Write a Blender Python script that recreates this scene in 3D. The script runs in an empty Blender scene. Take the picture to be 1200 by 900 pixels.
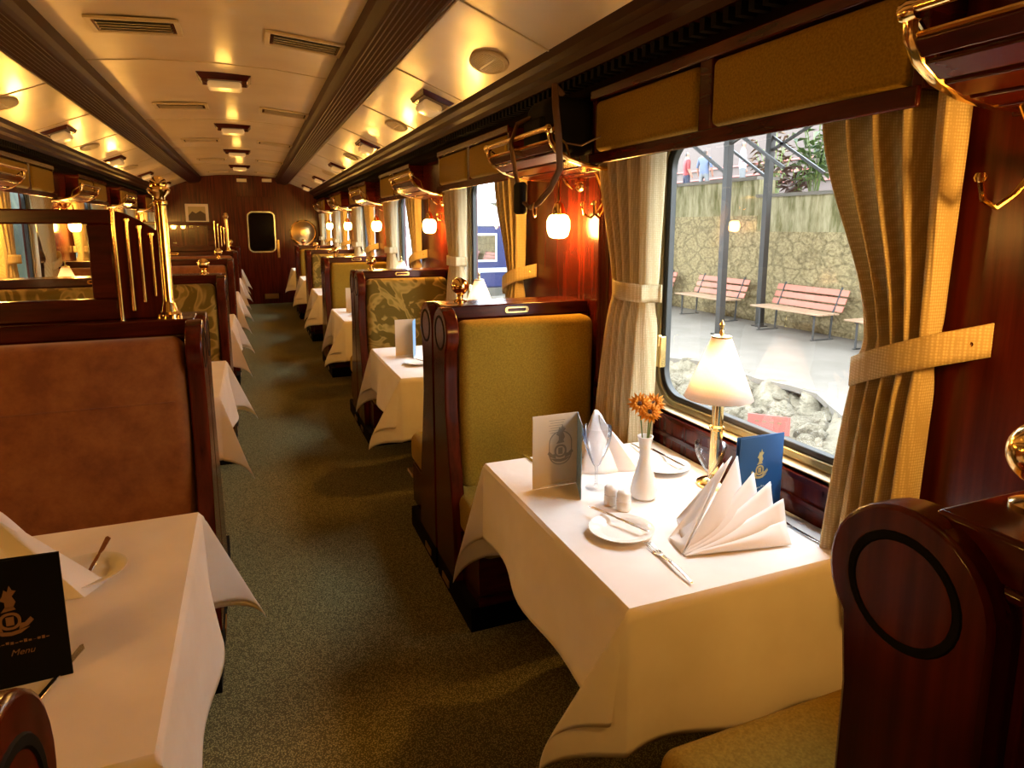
import bpy, bmesh, math, random
from mathutils import Vector, Matrix
PI = math.pi
S = bpy.context.scene
COL = S.collection
random.seed(7)

# ------------------------------------------------------------------ camera, light, exposure
EYE = 1.55
cam_d = bpy.data.cameras.new('camera'); cam = bpy.data.objects.new('camera', cam_d); COL.objects.link(cam)
F, CX, CY, VP = 760.0, 600.0, 390.0, (293.0, 265.0)
dv = Vector((VP[0]-CX, -(VP[1]-CY), -F)).normalized()
pt = math.atan((CY-VP[1])/F)
uv = Vector((0, math.cos(pt), math.sin(pt)))
rv = dv.cross(uv).normalized()
R = Matrix((rv, dv, uv))
cam.matrix_world = Matrix.Translation((0, 0, EYE)) @ R.to_4x4()
cam_d.sensor_width = 36; cam_d.lens = 36*F/1200; cam_d.shift_y = -(450-CY)/1200
cam_d.clip_start = .02; cam_d.clip_end = 200
S.camera = cam
S.view_settings.view_transform = 'Standard'; S.view_settings.look = 'None'
S.view_settings.gamma = 1; S.view_settings.use_curve_mapping = False
S.view_settings.exposure = 1.25
w = bpy.data.worlds.new('sky'); S.world = w; w.use_nodes = True
bg = w.node_tree.nodes['Background']; bg.inputs[0].default_value = (.78, .89, 1.0, 1); bg.inputs[1].default_value = 7.5
SCONCE_EMIT, LAMP_W, CEIL_FILL_W = 95.0, 2.4, 0.5
WARM = (1.0, .50, .09)

# ------------------------------------------------------------------ materials
MATS = {}
def mat(name, col=(.5,.5,.5), rough=.5, metal=0, spec=.5, emit=None, estr=0, coat=0, sheen=0):
    m = bpy.data.materials.new(name); m.use_nodes = True
    b = m.node_tree.nodes['Principled BSDF']
    b.inputs['Base Color'].default_value = (*col, 1); b.inputs['Roughness'].default_value = rough
    b.inputs['Metallic'].default_value = metal; b.inputs['Specular IOR Level'].default_value = spec
    b.inputs['Coat Weight'].default_value = coat; b.inputs['Coat Roughness'].default_value = .08
    b.inputs['Sheen Weight'].default_value = sheen
    if emit: b.inputs['Emission Color'].default_value = (*emit, 1); b.inputs['Emission Strength'].default_value = estr
    MATS[name] = m
    return m
def nodes(m): return m.node_tree.nodes, m.node_tree.links, m.node_tree.nodes['Principled BSDF']
def noise_col(m, c1, c2, scale=(5,5,5), nscale=1, detail=4, lo=.35, hi=.65, bump=0, bdist=.002, rough=.5):
    N, L, b = nodes(m)
    tc = N.new('ShaderNodeTexCoord'); mp = N.new('ShaderNodeMapping'); mp.inputs['Scale'].default_value = scale
    nz = N.new('ShaderNodeTexNoise'); nz.inputs['Scale'].default_value = nscale; nz.inputs['Detail'].default_value = detail
    nz.inputs['Roughness'].default_value = rough
    cr = N.new('ShaderNodeValToRGB'); cr.color_ramp.elements[0].position = lo; cr.color_ramp.elements[1].position = hi
    cr.color_ramp.elements[0].color = (*c1, 1); cr.color_ramp.elements[1].color = (*c2, 1)
    L.new(tc.outputs['Object'], mp.inputs[0]); L.new(mp.outputs[0], nz.inputs['Vector'])
    L.new(nz.outputs['Fac'], cr.inputs[0]); L.new(cr.outputs[0], b.inputs['Base Color'])
    if bump:
        bp = N.new('ShaderNodeBump'); bp.inputs['Strength'].default_value = bump; bp.inputs['Distance'].default_value = bdist
        L.new(nz.outputs['Fac'], bp.inputs['Height']); L.new(bp.outputs[0], b.inputs['Normal'])
    return nz, cr
wood = mat('mahogany', (.14,.025,.008), .2, spec=.3)
noise_col(wood, (.030,.0022,.0010), (.105,.0105,.0032), (22,22,1.2), 1.6, 5, .3, .7)
woodh = mat('mahogany_rail', (.14,.025,.008), .22, spec=.35)
noise_col(woodh, (.026,.002,.0010), (.080,.0075,.0028), (3,3,22), 1.6, 5, .3, .7)
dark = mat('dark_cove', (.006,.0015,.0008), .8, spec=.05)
corn = mat('cornice_mahogany', (.030,.0035,.0015), .5, spec=.12)
black = mat('black_trim', (.004,.003,.003), .7, spec=.1)
brass = mat('brass', (.95,.66,.26), .14, 1)
brassd = mat('brass_dull', (.75,.52,.22), .32, 1)
silver = mat('silver', (.78,.76,.74), .18, 1)
ceilm = mat('ceiling_cream', (.62,.47,.22), .28, coat=.15)
nz, cr = noise_col(ceilm, (.58,.46,.30), (.68,.56,.38), (1,1,1), 2.5, 2, .3, .7, .35, .02)
ventm = mat('vent_cream', (.50,.40,.24), .45)
plush = mat('green_gold_plush', (.17,.12,.02), .9, sheen=.04, spec=.2)
noise_col(plush, (.22,.125,.008), (.34,.205,.018), (1,1,1), 160, 3, .3, .7, .15, .001)
plushf = mat('leaf_pattern_plush', (.2,.14,.03), .85, sheen=.04, spec=.2)
N, L, b = nodes(plushf)
tc = N.new('ShaderNodeTexCoord'); wv = N.new('ShaderNodeTexNoise'); wv.inputs['Scale'].default_value = 5.0; wv.inputs['Detail'].default_value = 1.2; wv.inputs['Distortion'].default_value = 2.2
cr = N.new('ShaderNodeValToRGB'); cr.color_ramp.interpolation = 'EASE'
cr.color_ramp.elements[0].position = .48; cr.color_ramp.elements[0].color = (.14,.09,.010,1)
cr.color_ramp.elements[1].position = .55; cr.color_ramp.elements[1].color = (.38,.24,.05,1)
e = cr.color_ramp.elements.new(.66); e.color = (.22,.145,.02,1)
L.new(tc.outputs['Object'], wv.inputs['Vector']); L.new(wv.outputs['Fac'], cr.inputs[0]); L.new(cr.outputs[0], b.inputs['Base Color'])
plush_warm = mat('warm_lit_plush', (.16,.07,.015), .85, sheen=.15)  # green gold plush with the left side's warm light in its colour
noise_col(plush_warm, (.20,.055,.009), (.33,.115,.018), (1,1,1), 9, 5, .35, .65, .1, .002, .7)
carpet = mat('carpet', (.05,.055,.03), .95, spec=.1)
N, L, b = nodes(carpet)
tc = N.new('ShaderNodeTexCoord'); vo = N.new('ShaderNodeTexVoronoi'); vo.inputs['Scale'].default_value = 210
cr = N.new('ShaderNodeValToRGB'); cr.color_ramp.elements[0].color = (.46,.40,.17,1); cr.color_ramp.elements[1].color = (.12,.105,.045,1)
cr.color_ramp.elements[0].position = .15; cr.color_ramp.elements[1].position = .55
L.new(tc.outputs['Object'], vo.inputs['Vector']); L.new(vo.outputs['Distance'], cr.inputs[0]); L.new(cr.outputs[0], b.inputs['Base Color'])
bp = N.new('ShaderNodeBump'); bp.inputs['Strength'].default_value = .3; bp.inputs['Distance'].default_value = .0015
L.new(vo.outputs['Distance'], bp.inputs['Height']); L.new(bp.outputs[0], b.inputs['Normal'])
linen = mat('linen', (.80,.74,.70), .8, spec=.2)
noise_col(linen, (.77,.71,.66), (.83,.78,.74), (1,1,1), 7, 3, .3, .7, .35, .012)
napm = mat('napkin_linen', (.82,.78,.76), .8, spec=.2)
china = mat('china', (.82,.80,.76), .12)
paper = mat('cream_paper', (.72,.62,.47), .7)
blue = mat('menu_blue', (.020,.085,.23), .5)
bluel = mat('menu_light_blue', (.20,.40,.68), .5)
navy = mat('menu_navy_shaded', (.003,.0035,.007), .6, spec=.1)  # dark blue cover, its shade put into the near-black colour
gold = mat('gold_print', (.62,.50,.22), .45, .3)
goldd = mat('dull_gold_print', (.20,.11,.06), .6)
grey = mat('grey_print', (.36,.32,.25), .7)
pale = mat('pale_print', (.45,.50,.56), .6)
cream = mat('cream_paint', (.72,.62,.42), .35)
bronze = mat('bronze_frame', (.30,.23,.10), .3, .8)
rubber = mat('black_rubber', (.02,.017,.012), .45)
orange = mat('gerbera_orange', (.90,.36,.02), .6)
stemg = mat('stem_green', (.12,.17,.03), .6)
bagm = mat('black_nylon', (.006,.005,.005), .75, spec=.15)
strapm = mat('strap_webbing', (.10,.045,.015), .8)
def curtain_mat(name, c1, c2, tr):
    m = bpy.data.materials.new(name); m.use_nodes = True; N, L, b = nodes(m)
    b.inputs['Roughness'].default_value = .75; b.inputs['Specular IOR Level'].default_value = .2
    tc = N.new('ShaderNodeTexCoord'); mp = N.new('ShaderNodeMapping'); mp.inputs['Scale'].default_value = (1,1,1)
    vo = N.new('ShaderNodeTexVoronoi'); vo.inputs['Scale'].default_value = 150; vo.inputs['Randomness'].default_value = .15
    cr = N.new('ShaderNodeValToRGB'); cr.color_ramp.elements[0].color = (*c1,1); cr.color_ramp.elements[1].color = (*c2,1)
    cr.color_ramp.elements[0].position = .2; cr.color_ramp.elements[1].position = .55
    L.new(tc.outputs['Object'], mp.inputs[0]); L.new(mp.outputs[0], vo.inputs['Vector']); L.new(vo.outputs['Distance'], cr.inputs[0]); L.new(cr.outputs[0], b.inputs['Base Color'])
    t = N.new('ShaderNodeBsdfTranslucent'); L.new(cr.outputs[0], t.inputs[0]); mx = N.new('ShaderNodeMixShader'); mx.inputs[0].default_value = tr
    out = N['Material Output']; L.new(b.outputs[0], mx.inputs[1]); L.new(t.outputs[0], mx.inputs[2]); L.new(mx.outputs[0], out.inputs[0])
    return m
curtm = curtain_mat('curtain_gold', (.86,.74,.48), (.64,.50,.27), .38)
shade = curtain_mat('shade_fabric', (.86,.78,.72), (.84,.75,.68), .6)
def glassm(name, tint=(1,1,1), refl=.06, wine=False):
    m = bpy.data.materials.new(name); m.use_nodes = True; N = m.node_tree.nodes; L = m.node_tree.links
    N.remove(N['Principled BSDF']); out = N['Material Output']
    t = N.new('ShaderNodeBsdfTransparent'); t.inputs[0].default_value = (*tint, 1)
    g = N.new('ShaderNodeBsdfGlossy'); g.inputs['Roughness'].default_value = .02
    fr = N.new('ShaderNodeLayerWeight'); fr.inputs[0].default_value = .25 if wine else .12
    mu = N.new('ShaderNodeMath'); mu.operation = 'MULTIPLY_ADD'; mu.inputs[1].default_value = .8 if wine else .5; mu.inputs[2].default_value = refl
    mu.use_clamp = True
    mx = N.new('ShaderNodeMixShader'); L.new(fr.outputs['Fresnel' if wine else 'Facing'], mu.inputs[0]); L.new(mu.outputs[0], mx.inputs[0])
    if not wine:
        pw = N.new('ShaderNodeMath'); pw.operation = 'POWER'; pw.inputs[1].default_value = 4
        L.new(fr.outputs['Facing'], pw.inputs[0]); L.new(pw.outputs[0], mu.inputs[0])
    L.new(t.outputs[0], mx.inputs[1]); L.new(g.outputs[0], mx.inputs[2]); L.new(mx.outputs[0], out.inputs[0])
    return m
pane = glassm('window_glass', (.97,.98,.96), .05)
wineg = glassm('wine_glass', (.93,.92,.92), .06, True)
globe = mat('lit_globe', (.9,.8,.6), .4, emit=(1,.48,.085), estr=SCONCE_EMIT)
domeg = mat('ceiling_lamp_glass', (.6,.55,.4), .15, emit=(1,.55,.2), estr=.1)  # faint added glow, the lamp covers are unlit
mirrorm = mat('mirror', (.8,.8,.8), .03, 1)
# outdoors
stone = mat('wall_stone', (.4,.38,.3), .9)
N, L, b = nodes(stone)
tc = N.new('ShaderNodeTexCoord'); mp = N.new('ShaderNodeMapping'); mp.inputs['Scale'].default_value = (1,1.6,2.3)
n0 = N.new('ShaderNodeTexNoise'); n0.inputs['Scale'].default_value = 3; ad = N.new('ShaderNodeMixRGB'); ad.blend_type = 'ADD'; ad.inputs[0].default_value = .42
vo = N.new('ShaderNodeTexVoronoi'); vo.feature = 'DISTANCE_TO_EDGE'; vo.inputs['Scale'].default_value = 1.8
cr = N.new('ShaderNodeValToRGB'); cr.color_ramp.elements[0].position = .0; cr.color_ramp.elements[1].position = .12
cr.color_ramp.elements[0].color = (.24,.18,.09,1); cr.color_ramp.elements[1].color = (.42,.32,.17,1)
n1 = N.new('ShaderNodeTexNoise'); n1.inputs['Scale'].default_value = 9; n1.inputs['Detail'].default_value = 8; n1.inputs['Roughness'].default_value = .75
c1 = N.new('ShaderNodeValToRGB'); c1.color_ramp.elements[0].position = .35; c1.color_ramp.elements[1].position = .62
c1.color_ramp.elements[0].color = (.30,.27,.14,1); c1.color_ramp.elements[1].color = (1,1,.95,1)
mu = N.new('ShaderNodeMixRGB'); mu.blend_type = 'MULTIPLY'; mu.inputs[0].default_value = .9
L.new(tc.outputs['Object'], mp.inputs[0]); L.new(mp.outputs[0], ad.inputs[1]); L.new(mp.outputs[0], n0.inputs['Vector']); L.new(n0.outputs['Color'], ad.inputs[2])
L.new(ad.outputs[0], vo.inputs['Vector']); L.new(vo.outputs['Distance'], cr.inputs[0]); L.new(mp.outputs[0], n1.inputs['Vector']); L.new(n1.outputs['Fac'], c1.inputs[0])
L.new(cr.outputs[0], mu.inputs[1]); L.new(c1.outputs[0], mu.inputs[2]); L.new(mu.outputs[0], b.inputs['Base Color'])
bp = N.new('ShaderNodeBump'); bp.inputs['Strength'].default_value = 1; bp.inputs['Distance'].default_value = .03
L.new(mu.outputs[0], bp.inputs['Height']); L.new(bp.outputs[0], b.inputs['Normal'])
render_m = mat('mossy_render', (.45,.45,.33), .9); noise_col(render_m, (.11,.095,.025), (.36,.30,.17), (3,3,.7), 2.2, 6, .35, .62, .4, .02, .65)
pave = mat('paving', (.62,.58,.54), .85); noise_col(pave, (.145,.12,.092), (.19,.16,.128), (1,1,1), 1.3, 7, .35, .65, .2, .01, .65)
gravel = mat('gravel', (.55,.53,.45), .95); noise_col(gravel, (.06,.05,.03), (.25,.215,.155), (1,1,1), 22, 4, .36, .6, .8, .05, .7)
rockm = mat('rock', (.55,.52,.44), .95); noise_col(rockm, (.08,.062,.034), (.27,.225,.155), (1,1,1), 7, 8, .35, .62, .8, .04, .75)
benchw = mat('bench_salmon', (.50,.17,.11), .6); benchs = mat('bench_seat', (.40,.24,.14), .6)
iron = mat('dark_iron', (.06,.055,.05), .6, .3)
post_m = mat('grey_steel', (.030,.023,.017), .6)
signm = mat('sign_red', (.32,.09,.07), .6)
leafm = mat('leaf_green', (.20,.36,.07), .55); noise_col(leafm, (.02,.05,.008), (.09,.13,.025), (1,1,1), 5, 3)
leafd = mat('leaf_bronze', (.07,.03,.02), .6)
block_m = mat('daylight_block', (.05,.06,.03), .95); noise_col(block_m, (.02,.03,.01), (.09,.10,.04), (1,1,1), 3, 6)
railb = mat('carriage_blue', (.035,.042,.13), .35); railw = mat('carriage_white', (.75,.78,.82), .4)
whitew = mat('white_wall', (.085,.060,.050), .8); redm = mat('red_shirt', (.15,.012,.012), .8); whitem = mat('white_shirt', (.34,.34,.40), .8)
greym = mat('grey_shirt', (.06,.075,.12), .8); jean = mat('dark_jeans', (.015,.018,.035), .9); khaki = mat('grey_trousers', (.10,.10,.10), .9); skin = mat('skin', (.25,.12,.08), .6); hairm = mat('dark_hair', (.03,.02,.015), .7)
brickm = mat('brown_bush', (.25,.13,.06), .9); noise_col(brickm, (.03,.013,.005), (.13,.07,.03), (1,1,1), 8, 5)

# ------------------------------------------------------------------ mesh helpers
class MB:
    def __init__(s): s.v = []; s.f = []; s.mi = []; s.cur = 0
    def add(s, vs, fs):
        o = len(s.v); s.v += [tuple(v) for v in vs]; s.f += [tuple(i+o for i in f) for f in fs]; s.mi += [s.cur]*len(fs); return s
    def box(s, x0, x1, y0, y1, z0, z1):
        return s.add([(x0,y0,z0),(x1,y0,z0),(x1,y1,z0),(x0,y1,z0),(x0,y0,z1),(x1,y0,z1),(x1,y1,z1),(x0,y1,z1)],
            [(0,3,2,1),(4,5,6,7),(0,1,5,4),(1,2,6,5),(2,3,7,6),(3,0,4,7)])
    def obox(s, c, ax, ay, az):   # centre and three half-axis vectors
        c, ax, ay, az = map(Vector, (c, ax, ay, az)); vs = []
        for k in (-1,1):
            for i, j in ((-1,-1),(1,-1),(1,1),(-1,1)): vs.append(c+ax*i+ay*j+az*k)
        return s.add(vs, [(0,3,2,1),(4,5,6,7),(0,1,5,4),(1,2,6,5),(2,3,7,6),(3,0,4,7)])
    def lathe(s, prof, n=24, c=(0,0,0), axis='z'):
        vs = []; fs = []
        for r, z in prof:
            for i in range(n):
                a = 2*PI*i/n; p = (r*math.cos(a), r*math.sin(a), z)
                if axis == 'x': p = (p[2], p[0], p[1])
                if axis == 'y': p = (p[1], p[2], p[0])
                vs.append((p[0]+c[0], p[1]+c[1], p[2]+c[2]))
        m = len(prof)
        for j in range(m-1):
            for i in range(n): fs.append((j*n+i, j*n+(i+1)%n, (j+1)*n+(i+1)%n, (j+1)*n+i))
        if prof[0][0] > 1e-5: fs.append(tuple(reversed(range(n))))
        if prof[-1][0] > 1e-5: fs.append(tuple((m-1)*n+i for i in range(n)))
        return s.add(vs, fs)
    def tube(s, pts, r, n=10, rs=None, flat=None):
        pts = [Vector(p) for p in pts]; vs = []; fs = []; up = None
        for k, p in enumerate(pts):
            d = (pts[min(k+1,len(pts)-1)]-pts[max(k-1,0)]).normalized()
            if up is None: up = Vector((0,0,1)) if abs(d.z) < .9 else Vector((1,0,0))
            a = d.cross(up).normalized(); bb = a.cross(d).normalized(); up = bb
            rr = rs[k] if rs else r; fl = flat or (1,1)
            for i in range(n):
                t = 2*PI*i/n; vs.append(p + a*math.cos(t)*rr*fl[0] + bb*math.sin(t)*rr*fl[1])
        for k in range(len(pts)-1):
            for i in range(n): fs.append((k*n+i, k*n+(i+1)%n, (k+1)*n+(i+1)%n, (k+1)*n+i))
        fs.append(tuple(reversed(range(n)))); fs.append(tuple((len(pts)-1)*n+i for i in range(n)))
        return s.add(vs, fs)
    def prism(s, pts, axis, a0, a1):   # 2D outline extruded along an axis
        n = len(pts); vs = []
        for a in (a0, a1):
            for p, q in pts: vs.append({'x':(a,p,q),'y':(p,a,q),'z':(p,q,a)}[axis])
        fs = [tuple(range(n)), tuple(reversed(range(n, 2*n)))] + [(i, (i+1)%n+0, (i+1)%n+n, i+n)[::-1] for i in range(n)]
        return s.add(vs, fs)
    def ring(s, outer, inner, x0, x1):  # two matched YZ outlines, extruded in x
        n = len(outer); vs = []
        for x in (x0, x1):
            vs += [(x,*p) for p in outer]; vs += [(x,*p) for p in inner]
        fs = []
        for i in range(n):
            j = (i+1) % n
            fs += [(i,j,n+j,n+i), (2*n+i,3*n+i,3*n+j,2*n+j), (i,2*n+i,2*n+j,j), (n+i,n+j,3*n+j,3*n+i)]
        return s.add(vs, fs)
    def grid(s, fn, nu, nv):
        vs = [fn(i/nu, j/nv) for j in range(nv+1) for i in range(nu+1)]
        fs = [(j*(nu+1)+i, j*(nu+1)+i+1, (j+1)*(nu+1)+i+1, (j+1)*(nu+1)+i) for j in range(nv) for i in range(nu)]
        return s.add(vs, fs)
    def build(s, name, m, parent=None, smooth=None, bevel=0, loc=None, thick=0, sub=0, seg=2):
        me = bpy.data.meshes.new(name); me.from_pydata(s.v, [], s.f)
        ms = m if isinstance(m, (list, tuple)) else [m]
        for q in ms: me.materials.append(q)
        if len(ms) > 1: me.polygons.foreach_set('material_index', s.mi)
        bm = bmesh.new(); bm.from_mesh(me); bmesh.ops.recalc_face_normals(bm, faces=bm.faces); bm.to_mesh(me); bm.free()
        if smooth is None: smooth = True
        if smooth:
            me.polygons.foreach_set('use_smooth', [True]*len(me.polygons))
            me.set_sharp_from_angle(angle=math.radians(38))
        o = bpy.data.objects.new(name, me); COL.objects.link(o)
        if loc: o.location = loc
        if parent: o.parent = parent
        if thick: md = o.modifiers.new('s', 'SOLIDIFY'); md.thickness = thick; md.offset = 0
        if bevel: md = o.modifiers.new('b', 'BEVEL'); md.width = bevel; md.segments = seg; md.limit_method = 'ANGLE'
        if sub: md = o.modifiers.new('u', 'SUBSURF'); md.levels = sub; md.render_levels = sub
        return o
def empty(name, loc=(0,0,0), rz=0):
    o = bpy.data.objects.new(name, None); COL.objects.link(o); o.location = loc; o.rotation_euler = (0,0,rz); o.empty_display_size = .05; return o
def tag(o, label, cat, group=None, kind=None):
    o['label'] = label; o['category'] = cat
    if group: o['group'] = group
    if kind: o['kind'] = kind
    return o
def struct(o): o['kind'] = 'structure'; return o
KIDS = {}
def copy_tree(o, parent=None):
    c = o.copy(); COL.objects.link(c)
    if parent: c.parent = parent
    for ch in [q for q in COL.objects if q.parent == o]: copy_tree(ch, c)
    return c
def rrect(y0, y1, z0, z1, r, n=8):
    pts = []
    for cy, cz, a0 in ((y1-r,z1-r,0),(y0+r,z1-r,PI/2),(y0+r,z0+r,PI),(y1-r,z0+r,3*PI/2)):
        for i in range(n+1):
            a = a0+PI/2*i/n; pts.append((cy+r*math.cos(a), cz+r*math.sin(a)))
    return pts
def rbox(mb, x0,x1,y0,y1,z0,z1, r=.03, n=4):
    """cushion: rounded box"""
    nx = n
    vs = []; idx = {}
    hx, hy, hz = (x1-x0)/2-r, (y1-y0)/2-r, (z1-z0)/2-r; c = Vector(((x0+x1)/2,(y0+y1)/2,(z0+z1)/2))
    fs = []; nn = 2*n+1
    for ax in range(3):
        for sg in (-1, 1):
            base = len(vs)
            for i in range(nn+1):
                for j in range(nn+1):
                    def q(k): t = (k if k <= n else k-1)/(n)-1 if False else (-1+k/n if k <= n else (k-n-1)/n); return t
                    def comp(k, h):
                        if k <= n: a = -1+k/n; return a, -h
                        a = (k-n-1)/n; return a, h
                    a, ca = comp(i, (hx,hy,hz)[(ax+1)%3]); b_, cb = comp(j, (hx,hy,hz)[(ax+2)%3])
                    d = [0,0,0]; d[ax] = sg; d[(ax+1)%3] = math.tan(a*PI/4); d[(ax+2)%3] = math.tan(b_*PI/4)
                    d = Vector(d).normalized()*r
                    p = [0,0,0]; p[ax] = sg*(hx,hy,hz)[ax]; p[(ax+1)%3] = ca; p[(ax+2)%3] = cb
                    vs.append(c+Vector(p)+d)
            for i in range(nn):
                for j in range(nn):
                    a = base+i*(nn+1)+j; fs.append((a, a+nn+1, a+nn+2, a+1))
    return mb.add(vs, fs)

# ------------------------------------------------------------------ the carriage shell
XR, XL, XC = 1.40, -1.70, -.15
P = 2.30
Y0, Y1 = -1.9, 14.0
WZ0, WZ1, WH = .87, 1.92, .52
WY = [1.60+P*k for k in range(0, 6)]
struct(MB().box(XL-.1, XR+.1, Y0, Y1, -.08, 0).build('floor', carpet, smooth=False))
def side_wall(name, xi, xo, ys):
    mb = MB(); x0, x1 = min(xi,xo), max(xi,xo)
    mb.box(x0,x1,Y0,Y1,0,WZ0); mb.box(x0,x1,Y0,Y1,WZ1,2.75)
    e = [Y0]
    for y in ys: e += [y-WH, y+WH]
    e.append(Y1)
    for a, b_ in zip(e[::2], e[1::2]): mb.box(x0,x1,a,b_,WZ0,WZ1)
    return struct(mb.build(name, wood, smooth=False))
side_wall('wall_right', XR, XR+.10, WY)
side_wall('wall_left', XL, XL-.10, WY[1:])
def gable(mb, y0, y1):
    mb.prism([(XL,0),(XR,0),(XR,2.6),(XL,2.6)], 'y', y0, y1)
m_ = MB(); gable(m_, Y1, Y1+.08); struct(m_.build('wall_end', wood, smooth=False))
m_ = MB(); gable(m_, Y0-.08, Y0); struct(m_.build('wall_back', wood, smooth=False))
# ceiling: arched centre panel, sloping side panels
prof = [(XC-1.42,2.20),(XC-.91,2.40),(XC-.72,2.42),(XC-.70,2.49),(XC-.35,2.525),(XC,2.535),(XC+.35,2.525),(XC+.70,2.49),(XC+.72,2.42),(XC+.91,2.40),(XC+1.42,2.20)]
struct(MB().prism(prof + [(XC+1.62,2.75),(XC-1.62,2.75)], 'y', Y0, Y1).build('ceiling', ceilm))
n = 0
def trim(mb, m, **k):
    global n
    n += 1; return struct(mb.build('trim_%d' % n, m, **k))
for sg in (1, -1):
    # reeded beam under the joint of centre and side panels
    mb = MB(); xs = []
    pts = [(XC+sg*.67, 2.52)]
    pts += [(XC+sg*.67,2.43),(XC+sg*.685,2.405)]
    for i in range(8):
        x = .70+.022*i; z = 2.388-.0035*i
        pts += [(XC+sg*x, z),(XC+sg*(x+.011), z-.009)]
    pts += [(XC+sg*.885,2.375),(XC+sg*.905,2.385),(XC+sg*.915,2.44)]
    mb.prism(pts if sg > 0 else pts[::-1], 'y', Y0, Y1); trim(mb, corn, smooth=False)
    mb = MB()   # pale bead each side of the beam
    mb.tube([(XC+sg*.925,Y0,2.392),(XC+sg*.925,Y1,2.392)], .006, 8); trim(mb, ventm)
    # cornice moulding; cove and dentils blackened to hold the recess shade
    pts = [(1.30,2.26),(1.31,2.215),(1.335,2.20),(1.345,2.175),(1.375,2.165),(1.385,2.14),(1.42,2.135),(1.60,2.135),(1.60,2.3)]
    mb = MB(); mb.prism([(XC+sg*a,b_) for a,b_ in pts], 'y', Y0, Y1); trim(mb, corn, smooth=False)
    for y in [Y0+.03+i*.06 for i in range(int((Y1-Y0)/.06))][:0]: pass
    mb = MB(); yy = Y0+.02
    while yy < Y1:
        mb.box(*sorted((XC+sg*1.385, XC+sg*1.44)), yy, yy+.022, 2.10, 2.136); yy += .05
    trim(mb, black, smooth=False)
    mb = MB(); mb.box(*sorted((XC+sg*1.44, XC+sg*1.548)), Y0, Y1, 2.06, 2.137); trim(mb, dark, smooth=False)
# seams of the ceiling panels
mb = MB()
for k in range(-1, 5):
    y = 4.55+P*k
    for i in range(3, 7): (xa,za),(xb,zb) = prof[i],prof[i+1]; mb.obox(((xa+xb)/2,y,(za+zb)/2-.001), ((xb-xa)/2,0,(zb-za)/2), (0,.006,0), (0,0,.003))
for k in range(-1, 5):
    for yo in (2.5, 3.65):
        y = yo+P*k
        for (xa,za),(xb,zb) in ((prof[0],prof[1]),(prof[9],prof[10])): mb.obox(((xa+xb)/2,y,(za+zb)/2-.001), ((xb-xa)/2,0,(zb-za)/2), (0,.005,0), (0,0,.003))
trim(mb, ventm, smooth=False)
# wall mouldings between the windows, sill strip under them, skirting
for nm, xw, s_ in (('right', XR, -1), ('left', XL, 1)):
    mb = MB(); mb.box(*sorted((xw, xw+s_*.015)), Y0, Y1, 0, .14); struct(mb.build('baseboard_'+nm, woodh, bevel=.003))
    mb = MB(); mb.box(*sorted((xw, xw+s_*.012)), Y0, Y1, .845, .86); mb.box(*sorted((xw, xw+s_*.01)), Y0, Y1, .775, .79); trim(mb, woodh, smooth=False)
    for k in range(-1, 6):
        yp = 2.45+P*k
        mb = MB()
        for dy in (-.03, 0, .03): mb.tube([(xw, yp+dy, .88), (xw, yp+dy, 1.95)], .011, 8)
        trim(mb, wood)

# ------------------------------------------------------------------ windows
def window(i, x, yc, rz, gl=True):
    o = struct(empty('window_%d' % i, (x, yc, 0), rz))   # local +x points outdoors
    out = rrect(-WH, WH, WZ0, WZ1, .002); a = rrect(-WH+.035, WH-.035, WZ0+.012, WZ1-.03, .13); b_ = rrect(-WH+.06, WH-.06, WZ0+.036, WZ1-.055, .11); c = rrect(-WH+.085, WH-.085, WZ0+.056, WZ1-.08, .09)
    MB().ring(out, a, .045, .06).build('window_surround', cream, o)
    MB().box(0,.045,-WH,WH,WZ0-.012,WZ0+.004).build('window_sill', cream, o, bevel=.003)
    m = MB(); m.box(-.001,.045,-WH-.002,-WH+.004,WZ0,WZ1); m.box(-.001,.045,WH-.004,WH+.002,WZ0,WZ1); m.build('window_jamb', cream, o)
    MB().ring(a, b_, .028, .065).build('window_frame', bronze, o, bevel=.004)
    MB().ring(b_, c, .036, .062).build('rubber_gasket', rubber, o, bevel=.003)
    m = MB(); m.box(.01,.036,WH-.095,WH-.06,1.02,1.14); m.box(.002,.02,WH-.09,WH-.065,1.10,1.145)
    m.build('window_latch', brass, o, bevel=.003)
    m = MB(); m.add([(.052,*p) for p in c], [tuple(range(len(c)))]); m.build('window_glass', pane, o, smooth=False)
    return o
wi = 0
for y in WY: wi += 1; window(wi, XR, y, 0)
for y in WY[1:]: wi += 1; window(wi, XL, y, PI)

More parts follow.
